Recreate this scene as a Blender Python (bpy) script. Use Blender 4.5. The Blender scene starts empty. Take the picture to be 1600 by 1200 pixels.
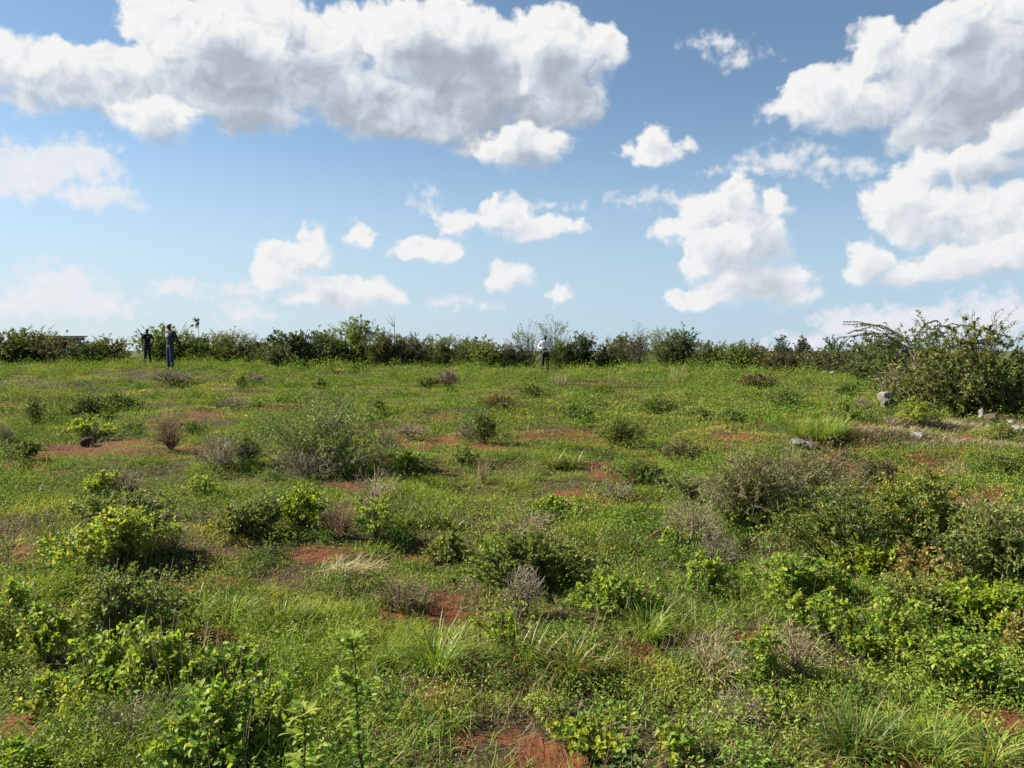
import bpy, math
import numpy as np
from mathutils import Vector

scene = bpy.context.scene
COL = scene.collection
rng = np.random.default_rng(11)

# ------------------------------------------------------------------ camera
CAM_Z = 1.58
cam_data = bpy.data.cameras.new("camera")
cam_data.sensor_width = 36.0
cam_data.lens = 27.72
cam_data.clip_start = 0.05
cam_data.clip_end = 20000.0
cam = bpy.data.objects.new("camera", cam_data)
cam.location = (0, 0, CAM_Z)
cam.rotation_euler = (math.radians(90 - 2.42), 0, 0)
COL.objects.link(cam)
scene.camera = cam

# ------------------------------------------------------------------ exposure, render
scene.view_settings.view_transform = 'Standard'
scene.view_settings.look = 'None'
scene.view_settings.exposure = 1.4
scene.view_settings.gamma = 1.0
scene.cycles.max_bounces = 6
scene.cycles.diffuse_bounces = 3
scene.cycles.glossy_bounces = 2
scene.cycles.transmission_bounces = 4
scene.cycles.transparent_max_bounces = 4
scene.cycles.caustics_reflective = False
scene.cycles.caustics_refractive = False
scene.cycles.sample_clamp_indirect = 4.0

# ------------------------------------------------------------------ sun
SUN_AZ, SUN_EL = math.radians(-74), math.radians(36)     # azimuth from +Y (view direction), clockwise; so left and a little ahead
sun_data = bpy.data.lights.new("sun", 'SUN')
sun_data.energy = 5.0
sun_data.angle = math.radians(0.5)
sun_data.color = (1.0, 0.94, 0.82)
sun = bpy.data.objects.new("sun", sun_data)
to_sun = Vector((math.sin(SUN_AZ)*math.cos(SUN_EL), math.cos(SUN_AZ)*math.cos(SUN_EL), math.sin(SUN_EL)))
sun.rotation_euler = to_sun.to_track_quat('Z', 'Y').to_euler()
sun.location = (-30, 10, 40)
COL.objects.link(sun)

# ------------------------------------------------------------------ terrain function
def vnoise(x, y, seed=0):
    # smooth value noise in [0, 1]
    x = np.asarray(x, dtype=np.float64); y = np.asarray(y, dtype=np.float64)
    xi = np.floor(x).astype(np.int64); yi = np.floor(y).astype(np.int64)
    fx = x - xi; fy = y - yi
    fx = fx*fx*fx*(fx*(fx*6-15)+10); fy = fy*fy*fy*(fy*(fy*6-15)+10)
    def h(a, b):
        n = (a*374761393 + b*668265263 + seed*982451653) & 0x7fffffff
        n = ((n ^ (n >> 13))*1274126177) & 0x7fffffff
        n = ((n ^ (n >> 15))*668265263) & 0x7fffffff
        return ((n ^ (n >> 16)) & 0xffffff)/float(0xffffff)
    a = h(xi, yi); b = h(xi+1, yi); c = h(xi, yi+1); d = h(xi+1, yi+1)
    return (a*(1-fx)+b*fx)*(1-fy) + (c*(1-fx)+d*fx)*fy

def height(x, y):
    x = np.asarray(x, dtype=np.float64); y = np.asarray(y, dtype=np.float64)
    r = np.sqrt(x*x+y*y)
    k = 1.0/(1.0+(r/90.0)**4)
    z = 0.20*(vnoise(x/6.0+3.1, y/6.0+1.7, 1)-.5) + 0.19*(vnoise(x/1.7, y/1.3, 2)-.5) + 0.10*(vnoise(x/.66, y/.5, 3)-.5)
    z = z + 0.16*np.clip((r-5)/9.0, 0, 1)*(np.clip(vnoise(x/1.9+4, y/.75, 4)-.35, 0, 1)-.18)
    z = z*k*(0.45+0.55*np.clip(r/9.0, 0, 1))
    for bx, by, bh, bs in ((-12.9, 29.5, .31, 4.0), (-16.8, 36.6, .07, 2.0), (1.5, 36.0, -.27, 3.5)):
        z = z + bh*np.exp(-((x-bx)**2+(y-by)**2)/(2*bs*bs))
    t = np.clip((y-5.0)/36.0, 0, 1); u = np.clip((y-52.0)/40.0, 0, 1)
    z = z + .82*t*t*(3-2*t)*(1-u*u*(3-2*u))      # the field rises gently to the hedge and falls away behind it
    return z


# ------------------------------------------------------------------ tables (metres; degrees for the clouds)
PLANTS = [
 ('straw', 3.41, 9.59, 0.36, 0.48, 'pale dry grass wisps standing behind the grey-olive wiry shrubs'),
 ('straw', 3.36, 8.14, 0.37, 0.44, 'pale dry grass wisps bending over the back of the yellow-flecked shrub'),
 ('straw', 2.81, 9.84, 0.32, 0.35, 'short pale dry grass wisps left of the wiry shrubs on the right'),
 ('straw', 5.77, 10.24, 0.38, 0.28, 'short pale dry grass wisps above the bright red soil on the right'),
 ('drytan', 0.98, 3.78, 0.29, 0.28, 'pale thin dead stalks standing left of the denser tan twigs in the lower right'),
 ('drygrey', 0.99, 3.33, 0.24, 0.16, 'grey broken twigs lying low below the pale thin dead stalks'),
 ('herbolive', 2.37, 4.63, 0.45, 0.26, 'olive clump between the orange-leaved shrub and the leafy herb over the black gap'),
 ('herb', -1.28, 9.76, 0.55, 0.27, 'low green clump right of the foot of the big wiry green shrub'),
 ('herbolive', -0.49, 6.02, 0.39, 0.18, 'low olive mat right of the flattened pale straw'),
 ('olive', 1.46, 8.91, 0.51, 0.25, 'low dark scrub above the dark grey tuft with red soil'),
 ('olive', 6.46, 18.91, 0.92, 0.37, 'low dark scrub patch in mid field between the dark pair and the stacked rocks'),
 ('olive', 1.26, 15.53, 0.76, 0.28, 'low dark scrub patch left of the yellow-olive dome bush'),
 ('olivebrown', -0.29, 17.59, 0.86, 0.29, 'low brownish scrub patch in the grass below the white-shirted man'),
 ('olivebrown', 7.79, 25.22, 1.43, 0.37, 'low brownish scrub patch in far grass before the brown hedge'),
 ('herb', -1.86, 3.69, 0.49, 0.31, 'light green broad-leaved herb clump over a dark hollow in the lower left'),
 ('herb', -1.58, 3.65, 0.36, 0.30, 'broad-leaved herb clump with one tall leafy spike in the lower left'),
 ('herb', -1.30, 3.68, 0.25, 0.23, 'small broad-leaved herb clump beside dry red ground, right of the spiked herb'),
 ('herbolive', -2.18, 4.37, 0.53, 0.38, 'rounded olive green bush above a black hollow on the left'),
 ('herb', -2.83, 4.39, 0.29, 0.29, 'leafy green herb clump cut by the left edge of the photo'),
 ('herb', -2.43, 4.07, 0.31, 0.26, 'yellow-green leafy herb leaning left of the rounded olive bush'),
 ('tussock', -1.81, 4.68, 0.53, 0.21, 'bright fresh green grass mound beside the rounded olive bush'),
 ('herb', -1.11, 2.97, 0.48, 0.31, 'large light green leafy herb clump cut by the bottom edge'),
 ('yellow', -1.78, 2.86, 0.17, 0.14, 'yellow-green upright leaves in the bottom left corner'),
 ('drygrey', -1.57, 3.19, 0.44, 0.18, 'tangled grey weed stems between two leafy herb clumps in the lower left'),
 ('herb', -2.03, 3.52, 0.26, 0.17, 'pale leafy herb spreading low above red soil near the lower left corner'),
 ('herb', -2.87, 5.69, 0.69, 0.37, 'leafy bush casting a long dark shadow to its right, left of the field'),
 ('dry', -2.56, 5.90, 0.24, 0.20, 'small brown dead tuft in the shadow of the left leafy bush'),
 ('herbolive', -3.35, 6.65, 0.60, 0.28, 'low olive leafy bush just behind the shadow-casting bush'),
 ('herb', -4.26, 8.18, 0.37, 0.24, 'small bright green bush beside dark dead stalks on the left'),
 ('dry', -3.99, 8.12, 0.29, 0.28, 'dark dead stalks beside the small bright green bush on the left'),
 ('herb', -3.30, 8.23, 0.28, 0.19, 'lone small leafy bush in short grass below the grey round bush'),
 ('tussockdark', -4.80, 7.83, 0.23, 0.13, 'small dark grass tuft in pale grass near the left edge'),
 ('tussockdark', -3.45, 5.92, 0.30, 0.25, 'dark grey-green grass clump over red soil near the left edge'),
 ('stalk', -3.52, 5.44, 0.11, 0.41, 'tall thin bare dark stalk standing at the left edge'),
 ('drygrey', -3.57, 9.58, 0.61, 0.44, 'round grey-brown dead bush at the end of the red soil strip'),
 ('olive', -3.36, 9.80, 0.33, 0.37, 'green shrub growing against the round grey-brown dead bush'),
 ('herbolive', -2.25, 6.42, 0.39, 0.27, 'olive herb patch to the left of the bright yellow-green herb'),
 ('herb', -7.02, 13.00, 0.59, 0.35, 'green bush growing on top of the red earth mound'),
 ('dryred', -4.99, 11.46, 0.37, 0.41, 'rust brown dead plant upright on the red soil strip'),
 ('straw', -6.14, 13.94, 0.23, 0.50, 'pale straw stalks rising behind the rust brown dead plant'),
 ('olive', -6.63, 13.73, 0.33, 0.20, 'small dark bush between the earth mound and the rust brown plant'),
 ('olive', -8.75, 14.40, 0.33, 0.51, 'upright dark leafy stem leaning left in the far left grass'),
 ('yellow', -8.71, 15.44, 0.18, 0.28, 'tiny yellow-green plant in the far left grass'),
 ('olive', -8.50, 15.63, 0.71, 0.46, 'grey-green bush behind the earth mound bush'),
 ('olive', -8.75, 17.40, 1.19, 0.34, 'long low grey-green bush lying across the far left grass'),
 ('olive', -5.53, 13.54, 0.37, 0.24, 'dark green small bush right of the rust brown plant'),
 ('drygrey', -7.72, 11.94, 0.25, 0.21, 'small grey dead tuft at the left edge above the dark bush'),
 ('olive', -6.18, 9.99, 0.44, 0.23, 'dark green bush left of the red soil strip'),
 ('yellow', -7.78, 22.53, 0.44, 0.42, 'bright yellow-green small bush in the far grass right of the two men'),
 ('drygrey', -10.41, 24.17, 1.10, 0.47, 'low grey-brown dead clump in front of the tall man'),
 ('drygrey', -8.00, 24.60, 0.48, 0.40, 'pale grey dead tuft beside the bright yellow-green small bush'),
 ('drygrey', -6.39, 18.06, 0.88, 0.26, 'flat grey dead clump in far grass below the yellow-green small bush'),
 ('wiry', -2.40, 9.81, 1.59, 0.83, 'big wiry green shrub with loose branches in the left middle of the field'),
 ('drygrey', -2.47, 9.32, 0.83, 0.33, 'grey dead twigs lying at the foot of the big wiry green shrub'),
 ('dry', -1.89, 23.50, 0.63, 0.57, 'round dark brown dead bush in far grass near the hedge'),
 ('herbolive', -2.50, 23.69, 0.65, 0.31, 'low green plant touching the round dark brown dead bush'),
 ('olive', -0.44, 11.96, 0.37, 0.49, 'dark upright olive shrub behind the red soil patch'),
 ('drygrey', -0.65, 12.22, 0.50, 0.34, 'grey dead twigs on the left of the dark upright olive shrub'),
 ('dry', -1.70, 13.07, 0.66, 0.25, 'low brown dead clump behind the bright red soil patch'),
 ('dry', -1.90, 11.81, 0.33, 0.31, 'brown twiggy clump left of the bright red soil patch'),
 ('olive', -5.25, 21.52, 0.59, 0.31, 'small brownish bush in the far grass above the wiry shrub'),
 ('olive', -0.59, 10.13, 0.31, 0.23, 'small dark leafy bush below the bright red soil patch'),
 ('straw', -0.35, 9.00, 0.20, 0.34, 'pale upright straw tuft right of the small dark leafy bush'),
 ('olive', -2.91, 17.06, 0.47, 0.33, 'small grey-green bush in the grass above the brown twiggy clump'),
 ('herbolive', 2.60, 22.89, 0.78, 0.26, 'low dark plant in the far grass right of the white-shirted man'),
 ('herbolive', 0.52, 21.22, 0.69, 0.29, 'low green plant in the grass in front of the white-shirted man'),
 ('oliveyellow', 1.68, 12.11, 0.63, 0.44, 'yellow-olive dome bush in the middle of the field'),
 ('olivebrown', 2.29, 10.54, 0.46, 0.34, 'brownish green bush over red soil near the field middle'),
 ('olive', 4.05, 14.55, 0.57, 0.28, 'dark green bush, right one of the dark pair in mid field'),
 ('olive', 3.69, 15.22, 0.52, 0.27, 'dark green bush, left one of the dark pair in mid field'),
 ('olive', 3.09, 16.90, 0.69, 0.38, 'dark green low bush left of the dark pair in mid field'),
 ('straw', 1.48, 24.54, 0.88, 0.44, 'pale dry grass tuft right beside the white-shirted man'),
 ('straw', 5.38, 25.68, 0.92, 0.67, 'pale beige dry grass tuft below the light green hedge bush'),
 ('tussockdark', 0.57, 9.89, 0.50, 0.24, 'deep green grass patch above the long bent straw stem'),
 ('stem', 0.33, 8.17, 0.23, 0.54, 'single long bent straw stem arching left in mid field'),
 ('olive', 8.79, 20.72, 0.50, 0.30, 'dark small bush left of the stacked grey rocks'),
 ('herb', 5.97, 14.18, 0.41, 0.41, 'light green soft bush below left of the stacked grey rocks'),
 ('herb', 7.15, 13.90, 0.54, 0.43, 'round fresh green bush above the flat pale rock'),
 ('herbolive', 7.58, 12.12, 0.49, 0.35, 'round green bush by the pale dry path at the right edge'),
 ('drytan', 9.81, 19.29, 1.44, 1.22, 'large pale tan leafless bush in front of the right thicket'),
 ('drygrey', 7.37, 16.57, 0.46, 0.32, 'small grey dead tuft left of the stacked rocks foot'),
 ('tussock', 4.97, 12.70, 1.07, 0.41, 'long green grass patch behind the pale rock and dark stone'),
 ('wirybrown', 2.12, 6.81, 0.88, 0.58, 'sparse grey-olive wiry shrub, left one of the brushy mass on the right'),
 ('wirybrown', 2.93, 7.63, 0.93, 0.61, 'sparse grey-olive wiry shrub with bare pale twigs behind the orange-leaved shrub'),
 ('oliveyellow', 2.39, 5.71, 0.70, 0.56, 'small-leaved olive shrub left of the orange-leaved shrub'),
 ('oliveyellow', 3.09, 5.98, 0.97, 0.62, 'broad yellow-flecked shrub below the bright red soil on the right'),
 ('olive', 3.24, 5.22, 0.72, 0.57, 'dark shaded olive shrub cut by the right edge'),
 ('orange', 2.68, 5.14, 0.50, 0.29, 'shrub with orange-brown dying leaves in the right foreground'),
 ('yellow', 2.44, 5.35, 0.30, 0.30, 'bright yellow-green herb left of the orange-leaved shrub'),
 ('herb', 1.78, 4.86, 0.59, 0.31, 'dense green leafy clump left of the bright yellow-green herb on the right'),
 ('yellow', 2.68, 4.54, 0.55, 0.26, 'yellow-green weedy clump below the dark shaded olive shrub'),
 ('herb', 2.08, 4.14, 0.39, 0.32, 'leafy green herb over a black gap in the right foreground'),
 ('herb', 2.17, 3.74, 0.41, 0.24, 'round leafy green herb above dry straw in the lower right'),
 ('orange', 2.63, 4.03, 0.18, 0.23, 'orange-tinged weed at the right edge of the foreground'),
 ('herb', 1.79, 4.26, 0.33, 0.24, 'dark leafy clump behind the tan dead twigs on the lower right'),
 ('drytan', 1.41, 3.87, 0.27, 0.28, 'tan dead twigs standing upright in the lower right foreground'),
 ('herb', 1.23, 3.83, 0.17, 0.25, 'narrow light green herb beside tan dead twigs'),
 ('yellow', 1.14, 3.37, 0.14, 0.15, 'bright lime green herb below the tan dead twigs'),
 ('tussock', 1.62, 3.00, 0.46, 0.20, 'broad blue-green grass cushion near the bottom right corner'),
 ('tussockdark', 1.32, 2.98, 0.29, 0.18, 'dark arching grass clump left of the blue-green grass cushion'),
 ('stem', 1.63, 3.65, 0.27, 0.22, 'long pale stem leaning right across the lower right weeds'),
 ('herb', 1.30, 5.11, 0.27, 0.26, 'upright bright green herb with dark grass at its foot'),
 ('tussockdark', 0.82, 6.15, 0.49, 0.23, 'dark green spiky grass tussock right of centre'),
 ('herb', 1.28, 6.13, 0.21, 0.18, 'small bright herb at the foot of pinkish dead twigs'),
 ('dry', 1.44, 6.26, 0.47, 0.34, 'pinkish brown dead twigs standing behind the small bright herb'),
 ('drygrey', 1.52, 5.75, 0.31, 0.26, 'grey arching dead twigs above the upright bright green herb'),
 ('drygrey', 1.11, 8.23, 0.33, 0.20, 'dark grey tuft with red soil at its foot right of centre'),
 ('herb', 0.43, 7.65, 0.47, 0.20, 'dark leafy plant at the foot of the long bent straw stem'),
 ('herb', 2.02, 6.75, 0.36, 0.22, 'bright broad-leaved weed in front of the left grey-olive wiry shrub'),
 ('drytan', 0.12, 6.38, 0.50, 0.34, 'pale grey-tan dead grass tuft behind the dark-bottomed herb'),
 ('herbolive', 0.11, 5.29, 0.71, 0.34, 'wide herb bush with a black shaded underside in the centre foreground'),
 ('drygrey', 0.07, 4.65, 0.20, 0.31, 'bare grey upright twigs in front of the dark-bottomed herb bush'),
 ('herb', 0.61, 4.69, 0.45, 0.24, 'bright green herb bush right of the bare grey twigs'),
 ('tussockdark', 0.22, 3.84, 0.53, 0.27, 'large dark arching grass tussock in the centre foreground'),
 ('tussock', 0.75, 4.33, 0.30, 0.17, 'pale broad-bladed grass tuft below the bright green herb bush'),
 ('tussock', -0.38, 3.91, 0.39, 0.22, 'bright spiky grass tussock left of the large dark tussock'),
 ('tussock', -0.38, 3.31, 0.35, 0.16, 'low spreading grass tussock right of the tall foreground sapling'),
 ('dry', -0.68, 4.81, 0.35, 0.23, 'brown dead tuft on dark red soil behind the tall sapling'),
 ('dryred', -1.40, 6.36, 0.33, 0.30, 'round rusty brown dead tuft left of a leafy green herb'),
 ('drytan', -1.37, 7.77, 0.54, 0.33, 'pale pinkish dead grass tuft behind the round rusty tuft'),
 ('herb', -1.10, 6.33, 0.31, 0.34, 'upright leafy green herb right of the round rusty tuft'),
 ('yellow', -1.85, 6.82, 0.51, 0.31, 'bright yellow-green mounded herb with a dark side in the left middle'),
 ('herbolive', -2.06, 6.52, 0.28, 0.32, 'dark leafy plant against the left side of the yellow-green mounded herb'),
 ('tussockdark', -0.76, 6.88, 0.64, 0.23, 'long dark green grass bank right of the upright leafy herb'),
 ('flatstraw', -1.18, 5.54, 0.45, 0.12, 'flattened pale straw lying on the grass in the centre left'),
 ('tussockdark', -1.36, 4.54, 0.32, 0.17, 'dark shaded grass clump left of the tall sapling top'),
 ('yellow', -1.10, 3.49, 0.10, 0.13, 'small round lime green plant left of the foreground saplings'),
 ('yellow', -0.05, 4.16, 0.19, 0.17, 'thin yellow-green herb left of the large dark tussock'),
 ('herb', 0.32, 3.07, 0.35, 0.11, 'low bright broad-leaved weed mat at the bottom right of centre'),
 ('herb', 0.64, 3.01, 0.17, 0.12, 'lime herb sprouting through weeds near the bottom edge'),
 ('tussock', 1.56, 4.86, 0.39, 0.20, 'light green grass tuft right of the upright bright green herb'),
 ('wiry', 1.80, 7.84, 0.51, 0.32, 'thin wiry green weed left of the brushy mass on the right'),
 ('olivebrown', 4.42, 9.50, 0.54, 0.28, 'low reddish brown bush by the purple-red soil on the right'),
 ('herbolive', 6.49, 10.53, 0.60, 0.26, 'low grey-green bush above the red soil at the right edge'),
 ('dry', 4.51, 7.54, 0.55, 0.31, 'brown twiggy weed in front of the red soil at the right edge'),
]
HEDGE = [
 ('holive', -20.35, 39.87, 2.07, 1.34, 'olive hedge bush between the grey wall and the green rounded bush'),
 ('holive', -27.41, 42.53, 2.33, 1.62, 'olive hedge bush cut off by the left edge of the photo'),
 ('hbrown', -17.05, 44.81, 2.60, 1.45, 'brownish hedge bush filling the gap behind the two men'),
 ('hbrown', -13.55, 42.46, 2.01, 1.30, 'low brown hedge bush between the half-bare bush and the wide dark green one'),
 ('holive', -2.37, 46.49, 2.55, 1.34, 'dull olive bush in the second row behind the thin grey-brown bush'),
 ('holive', 6.57, 45.27, 2.48, 1.38, 'dull olive bush in the second row behind the wiry grey hedge bush'),
 ('hbrown', 11.15, 36.93, 2.03, 0.96, 'brown bush in the second row left of the small low hedge bush'),
 ('holive', -6.34, 44.71, 2.11, 1.44, 'olive bush in the second row behind the dead forked stalk'),
 ('hyellow', -26.31, 43.07, 2.85, 1.82, 'yellow-green hedge bush at the far left edge'),
 ('hbrown', -24.08, 43.07, 3.01, 1.20, 'dark brown hedge bush in front of the low grey wall'),
 ('hdark', -20.57, 38.58, 1.82, 1.00, 'low dark hedge bush at the right end of the grey wall'),
 ('hgreen', -17.21, 39.32, 2.66, 1.68, 'green rounded hedge bush left of the man in black'),
 ('bare', -19.11, 43.69, 2.83, 2.81, 'thin bare-branched tree rising above the hedge left of the men'),
 ('holive', -16.54, 40.47, 1.93, 1.42, 'olive hedge bush right behind the man in black'),
 ('stalkleaf', -15.54, 38.95, 0.45, 2.12, 'slender stalk with a leafy tip above the hedge between the two men'),
 ('hpale', -15.51, 43.07, 2.67, 1.69, 'pale olive hedge bush right behind the tall man'),
 ('hdry', -14.79, 42.61, 2.66, 1.61, 'grey half-bare hedge bush right of the men with arching twigs'),
 ('hdark', -9.85, 35.89, 2.45, 1.52, 'wide dark green hedge bush, first right of the half-bare bush'),
 ('holive', -9.91, 33.16, 1.35, 0.91, 'low olive bush in front of the wide dark green hedge bush'),
 ('hdark', -9.54, 39.72, 1.75, 1.70, 'dark hedge bush between the wide bush and the tallest one'),
 ('hgreen', -8.21, 41.22, 2.51, 2.19, 'tallest green hedge bush with bare twigs on its crown'),
 ('bare', -7.74, 40.95, 1.42, 2.57, 'bare dark twigs sticking out above the tallest hedge bush'),
 ('holive', -6.55, 40.02, 1.58, 1.65, 'olive hedge bush right of the tallest hedge bush'),
 ('deadstalk', -6.07, 40.15, 0.76, 2.64, 'dead forked stalk standing high above the hedge'),
 ('hbrown', -5.05, 40.07, 1.96, 1.53, 'brownish hedge bush below the dead forked stalk'),
 ('hgreen', -3.74, 42.01, 1.72, 1.45, 'small green hedge bush right of the brownish one'),
 ('hdry', -2.53, 41.23, 1.43, 1.26, 'grey-brown thin hedge bush in the middle of the hedge'),
 ('hyellow', -1.35, 40.03, 2.08, 1.28, 'yellow-olive hedge bush left of the white-shirted man'),
 ('hbrown', -0.09, 39.68, 1.50, 1.09, 'dull brown hedge bush just left of the white-shirted man'),
 ('hsparse', 0.82, 39.86, 1.63, 1.83, 'see-through hedge plant with few leaves left of the white-shirted man'),
 ('hgreen', 2.59, 40.05, 1.64, 1.41, 'green hedge bush right behind the white-shirted man'),
 ('hsparse', 2.26, 42.14, 1.53, 2.19, 'high leafy spray rising over the bush by the white-shirted man'),
 ('hdark', 3.52, 39.88, 1.32, 1.52, 'dense dark round hedge bush two bushes right of the white-shirted man'),
 ('holive', 4.90, 40.12, 1.83, 1.23, 'low olive hedge bush right of the dense dark round one'),
 ('hdry', 6.23, 39.00, 1.53, 1.79, 'wiry grey hedge bush with a curled twig on top'),
 ('hpale', 7.27, 38.03, 1.44, 1.83, 'light green airy hedge bush beside a dark pointed one'),
 ('hdark', 8.07, 37.20, 1.46, 1.70, 'dark pointed hedge bush beside the light green airy one'),
 ('holive', 9.08, 36.14, 1.47, 1.18, 'olive hedge bush right of the dark pointed one'),
 ('hgreen', 9.69, 33.83, 1.38, 1.18, 'fresh green feathery hedge bush in the right half of the hedge'),
 ('holive', 10.68, 33.60, 1.16, 0.82, 'small low hedge bush where the hedge turns brown'),
 ('hbrown', 11.12, 32.12, 1.71, 0.78, 'first of the three low reddish brown hedge bushes'),
 ('hbrown', 12.97, 33.14, 1.92, 0.83, 'middle of the three low reddish brown hedge bushes'),
 ('hbrown', 13.19, 30.62, 1.58, 1.02, 'last and highest of the three low reddish brown hedge bushes'),
 ('holive', 12.46, 26.74, 2.26, 1.48, 'olive bush at the left end of the right thicket'),
 ('acacia', 10.19, 19.99, 2.95, 2.21, 'thorn tree with feathery arching branches in the right thicket'),
 ('holive', 9.80, 16.83, 2.08, 1.84, 'large olive green bush at the right edge of the thicket'),
 ('hgreen', 10.02, 16.09, 0.88, 0.91, 'bright green low bush at the right edge behind the rubble'),
 ('holive', 9.59, 18.30, 1.55, 0.82, 'low olive bush at the foot of the feathery thorn tree'),
 ('hsparse', 11.98, 20.25, 1.42, 1.92, 'thin high sprays sticking up at the right edge of the sky'),
]
ROCKS = [
 (8.59, 17.86, 0.41, 0.26, 'dark', 'dark grey rock under the tilted slab by the tan bush'),
 (8.92, 18.77, 0.46, 0.26, 'slab', 'tilted pale grey rock slab resting on a darker rock'),
 (4.43, 12.18, 0.22, 0.15, 'pale', 'pale rounded rock beside a dark stone in the right field'),
 (4.63, 12.17, 0.32, 0.13, 'dark', 'dark flat stone right of the pale rounded rock'),
 (6.34, 12.33, 0.32, 0.13, 'flat', 'flat pale rock at the head of the dry path'),
 (6.54, 12.30, 0.14, 0.07, 'pale', 'small grey stone right of the flat pale rock'),
 (9.30, 15.59, 0.16, 0.18, 'pale', 'pale stone left of the rust-coloured block in the rubble'),
 (9.31, 15.24, 0.25, 0.27, 'red', 'rust-coloured block in the rubble at the right edge'),
 (9.62, 15.13, 0.20, 0.10, 'pale', 'whitish stone right of the rust-coloured block'),
 (8.33, 12.91, 0.36, 0.14, 'flat', 'flat white stone at the right edge by the path'),
 (10.21, 17.74, 0.22, 0.12, 'pale', 'pale stone in the shade left of the rubble'),
 (9.55, 17.86, 0.17, 0.12, 'pink', 'pinkish stone below the tan leafless bush'),
 (12.10, 30.55, 0.25, 0.15, 'pale', 'small pale stone at the foot of the brown hedge, left one'),
 (12.27, 30.22, 0.29, 0.15, 'pale', 'small pale stone at the foot of the brown hedge, right one'),
 (13.40, 28.84, 0.23, 0.14, 'pale', 'small pale stone in front of the right thicket'),
 (-6.66, 12.34, 0.22, 0.15, 'mound', 'dark red earth mound under a green bush on the left'),
]
BARE = [
 (3.99, 12.23, 0.30, 0.23),
 (5.49, 10.51, 0.38, 0.33),
 (5.16, 8.70, 0.25, 0.20),
 (4.37, 10.93, 0.27, 0.37),
 (-0.38, 11.65, 0.28, 0.39),
 (-1.66, 10.19, 0.17, 0.18),
 (-5.16, 17.61, 0.36, 0.18),
 (-1.32, 16.19, 0.39, 0.25),
 (1.40, 13.17, 0.32, 0.23),
 (3.18, 11.81, 0.34, 0.18),
 (-1.47, 5.98, 0.24, 0.18),
 (0.55, 8.34, 0.20, 0.18),
 (2.09, 3.42, 0.08, 0.18),
 (1.33, 4.26, 0.07, 0.18),
 (-5.94, 10.87, 0.66, 1.32),
 (-4.93, 10.88, 0.66, 0.53),
 (-4.75, 11.66, 0.28, 0.54),
 (-1.14, 12.73, 0.59, 0.85),
 (-1.66, 12.75, 0.31, 0.55),
 (5.35, 12.16, 0.54, 0.59),
 (5.74, 11.17, 0.27, 0.23),
 (4.95, 8.85, 0.31, 0.30),
 (5.41, 8.37, 0.17, 0.63),
 (5.75, 9.26, 0.23, 0.18),
 (7.24, 12.52, 0.25, 0.34),
 (7.96, 12.36, 0.20, 0.27),
 (0.08, 3.06, 0.11, 0.25),
 (0.20, 2.98, 0.11, 0.18),
 (-0.78, 4.73, 0.13, 0.18),
 (-0.44, 4.86, 0.12, 0.18),
 (-0.56, 6.23, 0.28, 0.18),
 (-0.80, 6.09, 0.15, 0.18),
 (-2.10, 3.25, 0.15, 0.24),
 (1.46, 2.93, 0.05, 0.18),
 (1.15, 8.18, 0.17, 0.18),
 (1.22, 10.31, 0.21, 0.49),
 (1.79, 10.33, 0.17, 0.56),
 (-1.64, 4.33, 0.16, 0.18),
 (-3.52, 5.79, 0.26, 0.21),
 (0.19, 7.76, 0.19, 0.28),
 (-2.10, 5.43, 0.26, 0.18),
 (-0.73, 4.24, 0.09, 0.24),
 (-0.34, 3.70, 0.07, 0.18),
 (1.07, 13.15, 0.48, 0.66),
 (0.21, 13.12, 0.27, 0.78),
 (3.48, 12.57, 0.46, 0.50),
 (1.24, 9.47, 0.23, 0.50),
 (4.47, 10.53, 0.34, 0.46),
 (4.77, 9.42, 0.23, 0.30),
 (7.54, 13.82, 0.84, 0.18),
 (7.48, 12.40, 0.60, 0.18),
 (-9.81, 17.74, 0.58, 1.17),
 (-11.36, 17.68, 0.43, 1.07),
 (-6.07, 15.86, 0.58, 1.23),
 (4.47, 9.27, 0.23, 0.18),
 (-6.01, 11.89, 0.87, 0.71),
 (0.67, 4.04, 0.10, 0.18),
 (-0.16, 3.24, 0.07, 0.18),
 (-1.74, 8.88, 0.32, 0.36),
]
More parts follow.
